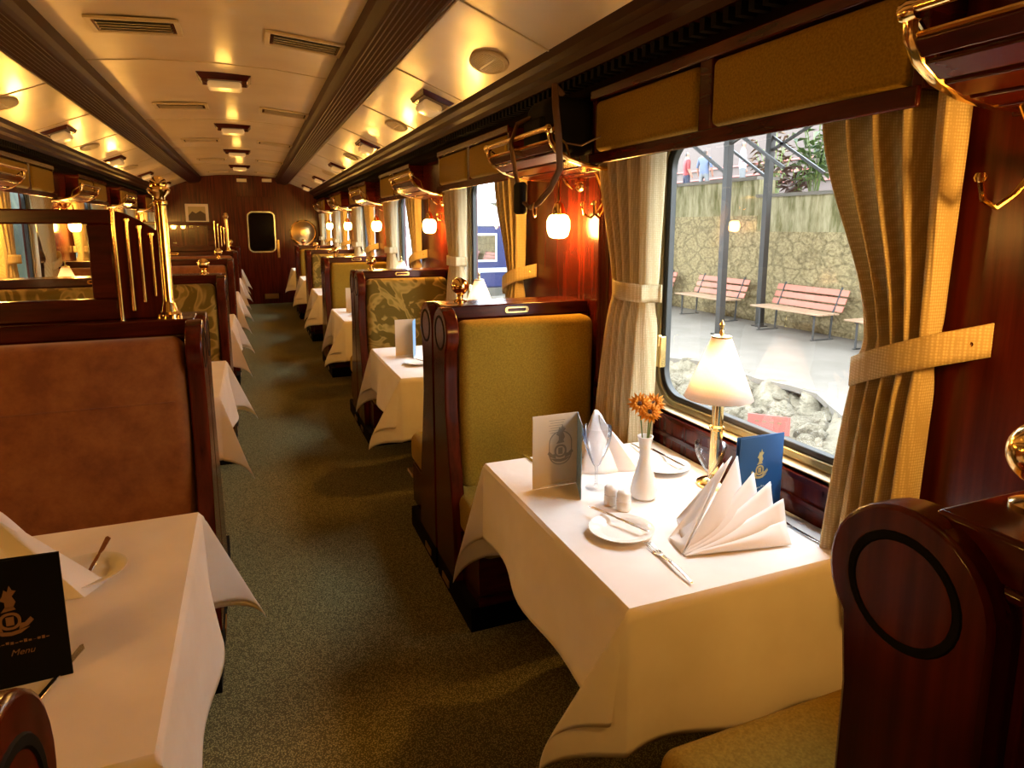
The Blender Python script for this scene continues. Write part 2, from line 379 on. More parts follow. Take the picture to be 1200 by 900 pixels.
# ------------------------------------------------------------------ fittings repeated on both walls; local origin on the wall, local -x points into the room
def curtain_mesh(sgn, seed):
    rnd = random.Random(seed)
    ph = [rnd.uniform(0, 6) for _ in range(4)]
    def fn(u, v):
        z = 1.832-(1.832-.70)*v; t = 1.27 if sgn > 0 else 1.27
        # outer edge (u=1) at .72/.70 from the centre, inner edge (u=0)
        if z > t:
            q = (1.832-z)/(1.832-t); q = q*q*(3-2*q)
            if sgn > 0: out = .76-.13*q; inn = .37+.01*q
            else: out = .70-.01*q; inn = .33+.19*q
        else:
            q = (t-z)/(t-.70); q = q**.6
            if sgn > 0: out = .63+.10*q; inn = .38+.01*q
            else: out = .69-.02*q; inn = .52-.07*q
        y = inn+(out-inn)*u
        squeeze = (out-inn)/.39
        A = .030*(.6+.6*squeeze)*(1 if z > t else 1)
        x = -.062 + A*math.sin(u*2*PI*5+ph[0]+.5*math.sin(z*3+ph[1])) + .008*math.sin(u*2*PI*11+ph[2])
        pin = math.exp(-((z-t)/.05)**2); x = x*(1-.35*pin)-.075*.35*pin
        return (x, sgn*(y+.006*math.sin(u*2*PI*5+ph[3])), z)
    return MB().grid(fn, 120, 44)
def band(mb, ys, x, z0, w_):   # strip following ys list
    pass
def curtain(name, sgn, seed):
    o = curtain_mesh(sgn, seed).build(name, curtm, thick=.004)
    m = MB()
    def fn(u, v):   # tie-back: an arc round the front, rising to the wall at the outer edge
        y = (.355+.285*u) if sgn > 0 else (.50+.27*u); x = -.085-.045*math.sin(min(u*1.15,1)*PI)*1.0
        if u > .8: x = -.085+(.08)*(u-.8)/.2
        if u < .05: x = -.03
        return (x, sgn*y, (1.275+.065*v+.01*u) if sgn > 0 else (1.165+.07*v+.12*u))
    m.grid(fn, 24, 4); tb = m.build('tieback', curtm, o, thick=.006)
    MB().lathe([(0,-.006),(.008,-.004),(.009,0),(.006,.004),(0,.005)], 12, (-.035, sgn*(.62 if sgn > 0 else .745), 1.31), 'x').build('button', brass, tb)
    return o
def rack():
    o = empty('luggage_rack')
    pr = [(-.33,1.905),(-.325,1.87),(-.30,1.835),(-.25,1.805),(-.18,1.785),(-.10,1.775),(0,1.775)]
    for i in range(5):
        (xa,za),(xb,zb) = pr[i+1],pr[i+2] if i < 5 else pr[-1]
        cx, cz = (xa+xb)/2, (za+zb)/2; d = Vector((xb-xa,0,zb-za))/2*.82; nrm = Vector((-d.z,0,d.x)).normalized()*.006
        MB().obox((cx,0,cz), d, (0,.335,0), nrm).build('slat', woodh, o, bevel=.003)
    for sg in (-1, 1):
        m = MB(); m.tube([(x,sg*.345,z) for x,z in pr], .010, 8, flat=(1.3,1)); m.lathe([(0,-.022),(.016,-.015),(.02,0),(.016,.015),(0,.022)], 12, (-.33,sg*.345,1.912), 'y')
        m.tube([(-.24,sg*.345,1.80),(-.26,sg*.345,1.86),(-.31,sg*.345,1.90)], .005, 6)
        m.build('bracket', brass, o)
    MB().tube([(-.335,-.36,1.915),(-.335,.36,1.915)], .011, 10).build('front_rail', brass, o)
    MB().tube([(-.322,-.34,1.872),(-.322,.34,1.872)], .006, 8).build('lower_rail', brass, o)
    m = MB(); m.box(-.012,0,-.36,.36,1.76,1.80); m.build('wall_plate', woodh, o, bevel=.003)
    return o
def valance():
    o = empty('valance_box')
    m = MB(); h = .70
    m.box(-.125,-.112,-h,h,1.79,1.835); m.box(-.12,0,-h,h,2.035,2.075); m.box(-.11,0,-h,-h+.03,1.83,2.04); m.box(-.11,0,h-.03,h,1.83,2.04); m.box(-.11,0,-.03,.03,1.83,2.04); m.box(-.06,-.05,-h,h,1.83,2.04)
    m.build('frame', woodh, o, bevel=.006)
    for a, b_ in ((-h+.035,-.035),(.035,h-.035)):
        m = MB(); rbox(m, -.118,-.06,a,b_,1.84,2.03,.022); m.build('padded_panel', plush, o)
    return o
def sconce():
    o = empty('wall_sconce')
    MB().lathe([(0,-.02),(.02,-.018),(.035,-.008),(.04,0)], 16, (0,0,1.74), 'x').build('back_plate', brass, o)
    MB().tube([(0,0,1.74),(-.04,0,1.72),(-.07,0,1.74),(-.085,0,1.765),(-.10,0,1.755),(-.105,0,1.72),(-.105,0,1.64)], .007, 8).build('arm', brass, o)
    MB().lathe([(.006,1.66),(.02,1.65),(.028,1.62),(.03,1.60),(.024,1.60)], 16, (-.105,0,0)).build('shade_holder', brass, o)
    pr = [(.022,1.605),(.040,1.595),(.050,1.575),(.051,1.545),(.046,1.52),(.040,1.505),(.025,1.497),(0,1.495)]
    m = MB(); vs = []; fs = []; nn = 20
    for r, z in pr:
        for i in range(nn): a = 2*PI*i/nn; k = 1+.06*math.cos(5*a); vs.append((-.105+r*k*math.cos(a), r*k*math.sin(a), z))
    for j in range(len(pr)-1):
        for i in range(nn): fs.append((j*nn+i,j*nn+(i+1)%nn,(j+1)*nn+(i+1)%nn,(j+1)*nn+i))
    m.add(vs, fs); m.build('glass_globe', globe, o)
    return o
def coat_hook():
    o = empty('coat_hook')
    m = MB(); m.lathe([(0,-.03),(.012,-.03),(.014,-.012),(.026,-.006),(.03,0)], 14, (0,0,1.66), 'x')
    m.tube([(-.02,0,1.66),(-.04,0,1.72),(-.055,.01,1.76),(-.07,.015,1.79)], .006, 8)
    m.lathe([(0,-.013),(.009,-.01),(.013,0),(.009,.01),(0,.013)], 12, (-.072,.016,1.797))
    for sg in (-1, 1):
        m.tube([(-.02,0,1.655),(-.04,sg*.02,1.61),(-.065,sg*.035,1.585),(-.09,sg*.045,1.60),(-.095,sg*.05,1.635)], .006, 8)
        m.lathe([(0,-.012),(.009,-.008),(.012,0),(.009,.008),(0,.012)], 12, (-.095,sg*.05,1.642))
    m.build('hook', brass, o)
    return o
ORD = ['nearest', 'second', 'third', 'fourth', 'fifth', 'sixth', 'farthest']
def nth(k): return ORD[k]
FURN = []
protoc = {+1: curtain('curtain', 1, 3), -1: curtain('curtain', -1, 8)}
used = {}
def put(proto, key, loc, rz, label, cat, group=None):
    o = proto if key not in used else copy_tree(proto)
    used[key] = 1; o.location = loc; o.rotation_euler = (0,0,rz); tag(o, label, cat, group); return o
P_rack, P_val, P_scn, P_hook = rack(), valance(), sconce(), coat_hook()
for k in range(0, 6):
    y = 1.62+P*k
    put(protoc[1], 'c1', (XR,y,0), 0, f'gold curtain tied back at the far side of the {nth(k)} window on the right wall', 'curtain', 'curtains on the right wall')
    put(protoc[-1], 'c-1', (XR,y,0), 0, f'gold curtain tied back at the near side of the {nth(k)} window on the right wall', 'curtain', 'curtains on the right wall')
    put(P_val, 'v', (XR,1.675+P*k,0), 0, f'padded gold pelmet box over the {nth(k)} window on the right wall', 'pelmet', 'padded pelmets over the right windows')
for k in range(0, 6):
    y = (.50 if k == 0 else 2.65+P*(k-1))
    put(P_rack, 'r', (XR,y,0), 0, f'{nth(k)} brass and slatted wood luggage rack high on the right wall', 'luggage rack', 'luggage racks on the right wall')
    ys = .36 if k == 0 else 2.68+P*(k-1)
    put(P_scn, 's', (XR,ys,0), 0, (f'lit brass wall sconce, {nth(k-1)} one along the right wall' if k else 'lit brass wall sconce on the right wall, beyond the right edge of the picture'), 'wall lamp', 'lit sconces on the right wall')
    if k < 3: put(P_hook, 'h', (XR,.80 if k == 0 else 2.42+P*(k-1),0), 0, f'curved brass coat hook, {nth(k)} along the right wall', 'coat hook', 'coat hooks on the right wall')
for k in range(2, 6):
    y = 1.62+P*k
    put(protoc[1], 'c1', (XL,y,0), PI, f'gold curtain at the near side of the left wall window beside the {nth(k)} table', 'curtain', 'curtains on the left wall')
    put(protoc[-1], 'c-1', (XL,y,0), PI, f'gold curtain at the far side of the left wall window beside the {nth(k)} table', 'curtain', 'curtains on the left wall')
for k in range(0, 6):
    put(P_scn, 's', (XL,2.68+P*(k-1)+(.3 if k > 1 else 0),0), PI, (f'lit brass wall sconce on the left wall, {nth(k-2)} one along' if k > 1 else 'lit brass wall sconce on the left wall, beyond the left edge of the picture'), 'wall lamp', 'lit sconces on the left wall')
    if k: put(P_rack, 'r', (XL,2.65+P*(k-1),0), PI, f'{nth(k-1)} brass and wood luggage rack high on the left wall', 'luggage rack', 'luggage racks on the left wall')
    if k: put(P_val, 'v', (XL,1.675+P*k,0), PI, f'padded gold pelmet box high on the left wall, {nth(k-1)} one along', 'pelmet', 'padded pelmets over the left windows')

# ------------------------------------------------------------------ ceiling fittings
def grille():
    o = empty('air_vent')
    m = MB(); m.ring(rrect(-.13,.13,-.20,.20,.004,1), rrect(-.105,.105,-.175,.175,.004,1), 0, .014)
    for q in range(len(m.v)): x,y,z = m.v[q]; m.v[q] = (z,y,-x)
    m.build('frame', ventm, o, bevel=.003)
    MB().box(-.18,.18,-.11,.11,-.003,.001).build('backing', dark, o, smooth=False)
    m = MB(); m.ring(rrect(-.105,.105,-.175,.175,.004,1), rrect(-.092,.092,-.16,.16,.004,1), 0, .008); m.v = [(z,y,-x) for x,y,z in m.v]; m.build('dark_border', woodh, o)
    for i in range(4):
        MB().obox((0,-.066+i*.044,-.012), (.158,0,0), (0,.013,.007), (0,-.0006,.0012)).build('louvre', ceilm, o)
    return o
def ceil_lamp():
    o = empty('ceiling_lamp')
    m = MB(); m.add([(-.17,-.14,0),(.17,-.14,0),(.17,.14,0),(-.17,.14,0),(-.14,-.11,-.04),(.14,-.11,-.04),(.14,.11,-.04),(-.14,.11,-.04)],
          [(0,1,2,3),(4,7,6,5),(0,4,5,1),(1,5,6,2),(2,6,7,3),(3,7,4,0)]); m.build('base', woodh, o, bevel=.004)
    m = MB(); rbox(m, -.105,.105,-.08,.08,-.085,-.038,.02); m.build('glass_cover', domeg, o)
    return o
def side_lamp():
    o = empty('ceiling_lamp')
    m = MB(); m.add([(-.10,-.17,0),(.10,-.17,0),(.10,.17,0),(-.10,.17,0),(-.08,-.14,-.025),(.08,-.14,-.025),(.08,.14,-.025),(-.08,.14,-.025)],
          [(0,1,2,3),(4,7,6,5),(0,4,5,1),(1,5,6,2),(2,6,7,3),(3,7,4,0)]); m.build('base', woodh, o, bevel=.004)
    m = MB(); rbox(m, -.06,.06,-.10,.10,-.075,-.022,.022); m.build('glass_cover', domeg, o)
    MB().ring(rrect(-.108,.108,-.068,.068,.02),rrect(-.098,.098,-.058,.058,.02),.024,.034)
    return o
def oval():
    o = empty('oval_vent')
    m = MB()
    m.lathe([(.115,0),(.115,-.006),(.10,-.012),(.09,-.008),(.09,-.002)], 32)
    m.v = [(x*.72,y*1.35,z) for x,y,z in m.v]; m.build('rim', ventm, o)
    MB().add([(.066*math.cos(2*PI*i/32),.125*math.sin(2*PI*i/32),-.002) for i in range(32)], [tuple(range(32))]).build('backing', dark, o, smooth=False)
    m = MB()
    for i in range(-6, 7):
        y = i*.018; x = .064*math.sqrt(max(0,1-(y/.122)**2)); m.box(-x,x,y-.004,y+.004,-.009,-.004)
    m.box(-.004,.004,-.115,.115,-.010,-.004)
    m.build('bars', ventm, o)
    return o
Pg, Pc, Ps, Po = grille(), ceil_lamp(), side_lamp(), oval()
def lamp_light(loc, watt, r=.03, parent=None, col=WARM):
    l = bpy.data.lights.new('bulb', 'POINT'); l.energy = watt; l.color = col; l.shadow_soft_size = r
    o = bpy.data.objects.new('bulb', l); COL.objects.link(o); o.location = loc
    if parent: o.parent = parent
    return o
lamp_light((0,0,-.12), CEIL_FILL_W, .05, Pc)  # added fill light below the cover, the ceiling lamps are unlit
tilt = math.atan2(.20, .51)
for k in range(0, 5):
    for sx, nm in ((-.46,'left'),(.33,'right')):
        o = put(Pg, 'g', (sx,3.80+P*k,2.518 if nm == 'left' else 2.509), 0, f'{nm} cream air vent of the {nth(k)} pair on the centre ceiling', 'air vent', 'air vents on the centre ceiling')
        o.rotation_euler = (0, (-.05 if nm == 'left' else .09), 0)
for k in range(-2, 5):
    put(Pc, 'cl', (-.10,4.95+P*k,2.535), 0, (f'boxy ceiling lamp on a dark base along the centre of the ceiling, {nth(k)} one' if k >= 0 else 'boxy ceiling lamp on the centre ceiling above and outside the picture'), 'ceiling lamp', 'centre ceiling lamps')
for sg, nm in ((1,'right'),(-1,'left')):
    for k in range(0, 5):
        if sg < 0 and k < 1: continue
        y = 3.93+P*k
        o = put(Ps, 'sl', (XC+sg*1.20,y,2.286), 0, f'glass ceiling lamp on dark base on the {nm} sloping ceiling panel, {nth(k if sg > 0 else k-1)} one', 'ceiling lamp', f'{nm} side ceiling lamps')
        o.rotation_euler = (0, sg*tilt, 0)
    for k, y in enumerate((2.92, 4.95, 7.3, 9.6)):
        if sg < 0 and k < 1: continue
        o = put(Po, 'ov', (XC+sg*1.20,y,2.284), 0, f'oval cream grille on the {nm} sloping ceiling panel, {nth(k if sg > 0 else k-1)} one', 'vent', f'{nm} oval ceiling grilles')
        o.rotation_euler = (0, sg*tilt, 0)
# point lights: table lamp bulbs, and added fill under unlit ceiling lamps
def lamp_light(loc, watt, r=.03, parent=None, col=WARM):
    l = bpy.data.lights.new('bulb', 'POINT'); l.energy = watt; l.color = col; l.shadow_soft_size = r
    o = bpy.data.objects.new('bulb', l); COL.objects.link(o); o.location = loc
    if parent: o.parent = parent
    return o

# ------------------------------------------------------------------ benches
def head_profile(d):   # end panel outline in (y, z); y grows from the back plane towards the seat front, d = +-1
    pts = []
    for i in range(21):   # round head
        a = math.radians(-40) + math.radians(220)*i/20
        pts.append((.115+.105*math.cos(a), 1.115+.105*math.sin(a)))
    pts += [(.01,1.0),(.01,0.10),(.30,.10),(.27,.40),(.225,.60),(.185,.80),(.185,.95)]
    return [(d*y, z) for y, z in pts]
def bench(width, sx, d, pad, padh, name='dining_bench'):
    """origin: aisle end of the back plane; sx = direction towards the wall, d = direction the seat faces"""
    o = empty(name)
    X = lambda a, b_: tuple(sorted((sx*a, sx*b_)))
    Y = lambda a, b_: tuple(sorted((d*a, d*b_)))
    m = MB(); m.prism(head_profile(d), 'x', *X(0,.055)); ep = m.build('end_panel', wood, o, bevel=.006)
    m = MB(); vs = []
    m.lathe([(.062,.0),(.064,-.002),(.072,-.002),(.074,0)], 32, (0,0,0), 'x'); m.v = [(sx*(x if sx < 0 else x), y*1.0+d*.115, z+1.115) for x,y,z in m.v]
    m.f = [f for f in m.f if len(f) == 4]; m.mi = [0]*len(m.f); m.build('carved_ring', black, ep)
    MB().box(*X(.05,width),*Y(.0,.085),.10,1.17).build('back_board', wood, o, bevel=.003)
    m = MB(); m.box(*X(.03,width),*Y(0,.105),1.165,1.222); m.box(*X(.03,width),*Y(.0,.118),1.150,1.166); m.build('top_rail', woodh, o, bevel=.006)
    m = MB(); rr = rrect(-.055,.055,-.013,.013,.012,5); ri = rrect(-.043,.043,-.007,.007,.006,5)
    m.ring(rr, ri, 0, .004); m.v = [(sx*width*.5+y, d*(.107+x), 1.195+z) for x,y,z in m.v]; m.build('brass_plate', brass, o)
    # upholstery
    m = MB(); rbox(m, *X(.062,width-.012), *Y(.085,.205), .44, 1.165, .045, 6); bk = m.build('backrest', pad, o)
    if pad is not plush: m = MB(); yy = d*.2055; m.tube([(sx*.10,yy,.945),(sx*(width-.05),yy,.945)], .0035, 6, flat=(1,.6)); m.build('seam_piping', padh, bk)
    m = MB(); rbox(m, *X(.03,width-.01), *Y(.10,.55 if d < 0 else .64), .30, .465, .045, 5); m.build('seat', pad, o)
    m = MB(); m.box(*X(.03,width-.01), *Y(.085,.51 if d < 0 else .58), .10, .31); m.build('seat_box', woodh, o, bevel=.004)
    m = MB(); m.box(*X(.0,width-.01), *Y(.02,.50), 0, .10); m.build('plinth', black, o)
    MB().box(*X(-.004,.0),*Y(.10,.20),.02,.05).build('foot_plate', brassd, o)
    return o
PAIR = [.38+P*k for k in range(0, 6)]
xr, xl = .70, -.18
wR, wL = XR-.005-xr, xl-XL-.005
protos = {}
def place_bench(side, k, d):
    fl = (k in (2, 4)) if d < 0 else False
    fl = side == 'R' and d < 0 and k in (2, 4)
    pd, ph_ = (plush, plush)
    if side == 'R' and d < 0 and k in (2,4): pd = ph_ = plushf
    if side == 'L': pd = ph_ = (plushf if k in (2,) and d < 0 else plush_warm)
    key = (side, d, pd.name)
    x = xr if side == 'R' else xl
    if key not in protos: protos[key] = bench(wR if side == 'R' else wL, 1 if side == 'R' else -1, d, pd, ph_); o = protos[key]
    else: o = copy_tree(protos[key])
    o.location = (x, PAIR[k], 0)
    sd = 'right' if side == 'R' else 'left'
    up = {'green_gold_plush':'green gold','leaf_pattern_plush':'leaf patterned green','warm_lit_plush':'warm lit green gold'}[pd.name]
    if d < 0: lab = f'{up} upholstered bench with mahogany frame behind the {nth(k-1)} {sd} table, facing the camera'
    else: lab = f'{up} upholstered bench with mahogany frame, back to the camera, before the {nth(k)} {sd} table'
    tag(o, lab, 'bench', f'upholstered benches on the {sd} side')
    return o
def knob():
    m = MB(); m.lathe([(.030,0),(.030,.004),(.024,.008),(.014,.012),(.012,.020),(.016,.026),(.012,.030)] +
        [(.039*math.sin(a), .066-.039*math.cos(a)) for a in [PI*(.1+.9*i/14) for i in range(15)]], 28)
    return m.build('brass_knob', brass)
Pk = knob(); Pk_used = False
for k in range(0, 6):
    for side in 'RL':
        if k > 0: place_bench(side, k, -1)
        bb = place_bench(side, k, 1)
        for q in [c for c in COL.objects if c.parent == bb and c.name.startswith('brass_knob')]: bpy.data.objects.remove(q)
        if side == 'R' or k > 1:
            kn_ = Pk.copy(); COL.objects.link(kn_); kn_.parent = bb; kn_.location = ((.145 if side == 'R' else -.14), .06, 1.222)
bpy.data.objects.remove(Pk)

# ------------------------------------------------------------------ glass partitions with brass columns on the left benches
def partition(y):
    o = empty('glass_partition', (xl, y, 1.222))
    x0 = XL-xl+.005
    m = MB(); m.box(x0,-.27,-.02,.02,.335,.385); m.box(x0,-.27,-.02,.02,0,.075); m.box(-.345,-.27,-.02,.02,.075,.335); m.box(x0,x0+.05,-.02,.02,.075,.335)
    m.build('frame', woodh, o, bevel=.006)
    m = MB(); m.box(x0+.05,-.345,-.003,.003,.075,.335); m.build('glass', pane, o, smooth=False)
    # swept mahogany wing carrying the rods
    pts = [(-.27,0),(-.27,.385)] + [(-.27+.17*t, .385-.10*t**1.5) for t in (.25,.5,.75,1)] + [(-.10,0)]
    m = MB(); m.prism(pts, 'y', -.012, .012); m.build('wing_panel', wood, o, bevel=.004)
    for i, (x, a, b_) in enumerate(((-.262,-.005,.385),(-.222,.03,.35),(-.185,.06,.325),(-.15,.08,.30))):
        m = MB(); m.tube([(x,-.02,a),(x,-.02,b_)], .008-.001*i, 10); m.lathe([(0,0),(.011,0),(.011,.008),(0,.012)], 12, (x,-.02,b_-.004)); m.build('brass_rod', brass, o)
    m = MB()
    prf = [(.045,0),(.045,.012),(.032,.02),(.028,.035),(.024,.05),(.021,.06),(.021,.40),(.026,.405),(.026,.415),(.020,.42),(.022,.432),(.036,.445),(.040,.455),(.036,.462),(.028,.466),(.030,.475),(.026,.492),(.012,.503),(0,.505)]
    m.lathe([(r*.95,z) for r,z in prf], 24, (-.115,0,0)); m.build('brass_column', brass, o)
    return o
tag(partition(PAIR[1]-.02), 'mahogany framed glass partition with brass column and rods on the nearest left bench', 'partition', 'glass partitions on the left benches')
tag(partition(PAIR[4]), 'far mahogany framed glass partition with brass column near the end wall', 'partition', 'glass partitions on the left benches')

# ------------------------------------------------------------------ tables and cloths
TZ = .735
def table(w_, l_, name='dining_table'):
    o = empty(name)
    m = MB(); m.box(-w_/2,w_/2,-l_/2,l_/2,TZ-.03,TZ-.004); m.build('tabletop', woodh, o, bevel=.005)
    m = MB(); m.box(w_/2-.10,w_/2-.02,-.04,.04,.02,TZ-.03) ; m.box(-w_/2+.18,-w_/2+.24,-.03,.03,.02,TZ-.03); m.build('leg', woodh, o, bevel=.004)
    m = MB(); m.box(-w_/2+.12,w_/2-.02,-.07,.07,0,.02); m.build('foot', brassd, o, bevel=.004)
    return o
def cloth(w_, l_, ov, sides, ear, seed, name='tablecloth', wall=+1):
    """sides: overhang dict; wall = +1/-1: no overhang on that x side"""
    rnd = random.Random(seed); ph = [rnd.uniform(0,6) for _ in range(8)]
    a, b_ = w_/2+.006, l_/2+.006
    ovx, ovy = sides
    def axis(n_, lo, hi, olo, ohi):
        t = [lo-olo*(1-i/n_) for i in range(n_)] if olo else []
        t += [lo+(hi-lo)*i/n_ for i in range(n_+1)]
        if ohi: t += [hi+ohi*(i+1)/n_ for i in range(n_)]
        return t
    us = axis(22,-a,a, ovx if wall > 0 else 0, ovx if wall < 0 else 0); vs_ = axis(22,-b_,b_,ovy,ovy)
    def fn(u, v):
        su = max(abs(u)-a, 0); sv = max(abs(v)-b_, 0); gx = 1 if u > 0 else -1; gy = 1 if v > 0 else -1
        x = max(-a, min(a, u)); y = max(-b_, min(b_, v)); z = TZ
        if su == 0 and sv == 0:
            return (x, y, z+.0006*math.sin(9*x+ph[0])*math.sin(7*y+ph[1]))
        e = lambda s_: min(s_, .012)*.6
        if sv == 0:
            f = su/ovx; wv_ = (.022*math.sin(5.0*y+ph[2])+.012*math.sin(13*y+ph[3]))*f
            return (x+gx*(e(su)+.02*f+wv_), y, z-max(0,su-.004)*.985)
        if su == 0:
            f = sv/ovy; wv_ = (.020*math.sin(7*x+ph[4])+.012*math.sin(17*x+ph[5]))*f
            return (x, y+gy*(e(sv)+.02*f+wv_), z-max(0,sv-.004)*.985)
        rho = math.hypot(su, sv); phi = math.atan2(sv, su); t = phi/(PI/2)
        fx = rho/ovx; fy = rho/ovy
        ex = e(rho)+.02*min(fx,1.3)+(.022*math.sin(5.0*gy*b_+ph[2])+.012*math.sin(13*gy*b_+ph[3]))*min(fx,1.2)
        ey = e(rho)+.02*min(fy,1.3)+(.020*math.sin(7*gx*a+ph[4])+.012*math.sin(17*gx*a+ph[5]))*min(fy,1.2)
        E, dirx, diry = ear[(gy)]
        s_ = math.sin(PI*t)
        amp = E*(s_**1.3)*rho
        return (x+gx*(ex*math.cos(phi)+amp*dirx), y+gy*(ey*math.sin(phi)+amp*diry), z-rho*(.985-.985*(1-math.sqrt(max(0,1-(E*s_)**2)))))
    m = MB(); nu, nv = len(us), len(vs_)
    m.add([fn(u, v) for v in vs_ for u in us], [(j*nu+i, j*nu+i+1, (j+1)*nu+i+1, (j+1)*nu+i) for j in range(nv-1) for i in range(nu-1)])
    return m.build(name, linen, thick=.0025)
TYc = [1.565+P*k for k in range(0, 6)]
tR = table(.66, .90); tL = table(1.44, .90)
clR = cloth(.67, .92, 0, (.28,.36), {1:(.26,.95,.10), -1:(.45,.75,-.45)}, 4, wall=+1)
clL = cloth(1.47, .92, 0, (.30,.32), {1:(.36,.95,.3), -1:(.40,.8,.5)}, 9, wall=-1)
for k in range(0, 6):
    y = TYc[k]
    put(tR, 'tR', (1.055,y,0), 0, f'{nth(k)} narrow wooden table under white cloth on the right side', 'table', 'right side tables')
    put(clR, 'clR', (1.052,y,0), 0, f'white tablecloth with hanging corners on the {nth(k)} right side table', 'tablecloth', 'right side tablecloths')
    ol = put(tL, 'tL', (-.93,y-.06,0), PI, f'{nth(k)} wide wooden table under cloth on the left side', 'table', 'left side tables')
    put(clL, 'clL', (-.93,y-.06,0), 0, f'cloth with hanging corners on the {nth(k)} left side table', 'tablecloth', 'left side tablecloths')

CZ = TZ+.0025   # top of the cloth
# ------------------------------------------------------------------ table lamps
def table_lamp():
    o = empty('table_lamp')
    MB().lathe([(.055,0),(.055,.008),(.045,.014),(.020,.022),(.014,.035),(.018,.045)], 28).build('base', brass, o)
    MB().lathe([(.018,.04),(.0185,.05),(.0185,.18),(.024,.185),(.024,.192),(.018,.197),(.018,.27),(.013,.275),(.006,.285),(.006,.42)], 24).build('stem', brass, o)
    m = MB(); nn = 40; m.lathe([(.104,.285),(.066,.38),(.029,.475)], nn); m.f = [f for f in m.f if len(f) == 4]; m.mi = [0]*len(m.f)
    sh = m.build('lamp_shade', shade, o, thick=.0015)
    MB().lathe([(.030,.474),(.031,.480),(.026,.482),(.006,.484)], 20).build('shade_cap', brassd, sh)
    MB().lathe([(0,.478),(.006,.484),(.008,.492),(.004,.50),(.006,.508),(.008,.516),(.003,.526),(0,.530)], 14).build('finial', brass, o)
    for_l = lamp_light((0,0,.365), LAMP_W, .02, o, (1, .62, .26))
    MB().lathe([(0,.345),(.012,.352),(.016,.37),(.010,.39),(0,.395)], 12, (.0,0,0))
    return o
Pl = table_lamp()
for k in range(0, 6):
    put(Pl, 'tl', (1.325,TYc[k]+.02,CZ), 0, f'lit brass table lamp with cream cone shade on the {nth(k)} right table', 'table lamp', 'table lamps on the right tables')
for k in range(0, 6):
    put(Pl, 'tl', (-1.45,TYc[k]+(.1 if k != 2 else .25),CZ), 0, (f'lit brass table lamp with cream cone shade on the {nth(k)} left table' if k else 'lit brass table lamp by the wall on the nearest left table, out of frame'), 'table lamp', 'table lamps on the left tables')

# ------------------------------------------------------------------ tableware
def wine_glass(h=.20, r=.045):
    pr = [(.034,0),(.034,.0015),(.010,.004),(.0045,.010),(.0038,.045),(.0055,.07),(.012,.078)]
    for i in range(10):
        t = i/9; pr.append((.012+(r-.012)*math.sin(min(t*1.7,PI/2+.45*max(0,t-.55)*2))*1.0, .078+(h-.078)*t))
    m = MB(); m.lathe(pr, 28); m.f = [f for f in m.f if len(f) == 4]; m.mi = [0]*len(m.f)
    return m.build('wine_glass', wineg)
def plate(r=.085):
    m = MB(); m.lathe([(0,.004),(r*.55,.004),(r*.66,.007),(r*.72,.0125),(r,.018),(r*1.005,.0165),(r*.7,.008),(r*.55,.001),(0,.001)], 40)
    return m.build('side_plate', china)
def outline_knife(): return None
def knife(L_=.20):
    o = empty('butter_knife')
    m = MB(); m.prism([(0,-.004),(.05,-.0055),(.105,-.004),(.105,.004),(.05,.0055),(0,.004)][::-1], 'z', 0, .004); h = m.build('handle', silver, o, bevel=.0015)
    m = MB(); m.prism([(.104,-.003),(.125,-.007),(.19,-.008),(.205,.002),(.20,.006),(.125,.004),(.104,.003)][::-1], 'z', .001, .003); m.build('blade', silver, o)
    return o
def fork():
    o = empty('fork')
    m = MB(); m.grid(lambda u,v: ((v-.5)*(.006+.008*abs(u-.1)**1.5*1.1), u*.135, .003+.006*math.sin(u*PI)), 16, 4); m.build('handle', silver, o, thick=.002)
    m = MB()
    def pl(u, v): return ((v-.5)*(.010+.014*min(1,u*3)), .135+u*.028, .003-.003*math.sin(u*2))
    m.grid(pl, 6, 4); m.build('fork_head', silver, o, thick=.0018)
    m = MB()
    for i in range(4):
        x = -.0096+i*.0064; m.tube([(x,.158,.002),(x,.18,-.0003+.002),(x*.9,.203,.004)], .0014, 6)
    m.build('tines', silver, o)
    return o
def vase():
    m = MB(); m.lathe([(0,0),(.030,0),(.036,.006),(.037,.02),(.031,.05),(.021,.085),(.016,.11),(.015,.135),(.018,.16),(.022,.172),(.019,.172),(.013,.14),(.012,.11)], 28)
    return m.build('bud_vase', china)
def flower(x, y, z0, hx, hy, hz, s=.037):
    o = empty('gerbera', (x,y,z0))
    MB().tube([(0,0,0),(hx*.3,hy*.3,hz*.5),(hx,hy,hz)], .0022, 8).build('stem', stemg, o)
    m = MB(); ax = Vector((-.45,-.75,.45)).normalized(); A = ax.cross(Vector((0,0,1))).normalized(); B = A.cross(ax); c = Vector((hx,hy,hz))
    rnd = random.Random(int(hx*1e5)+3)
    for ring, (n_, rr, lift) in enumerate(((16,1,.05),(14,.85,.3),(11,.6,.6))):
        for i in range(n_):
            a = 2*PI*i/n_+ring*.2+rnd.uniform(-.08,.08); d = A*math.cos(a)+B*math.sin(a); t = ax.cross(d)
            L_ = s*rr*rnd.uniform(.9,1.1); w_ = s*.2
            p0 = c+d*s*.12; p1 = c+d*L_*.6+ax*lift*s*.45+t*w_*.6; p2 = c+d*L_+ax*lift*s*.35; p3 = c+d*L_*.6+ax*lift*s*.45-t*w_*.6
            m.add([p0,p1,p2,p3], [(0,1,2,3)])
    m.build('petals', orange, o, thick=.001)
    m = MB(); m.obox(c+ax*s*.15, A*s*.14, B*s*.14, ax*s*.12); m.build('flower_centre', leafd, o, bevel=.002)
    return o
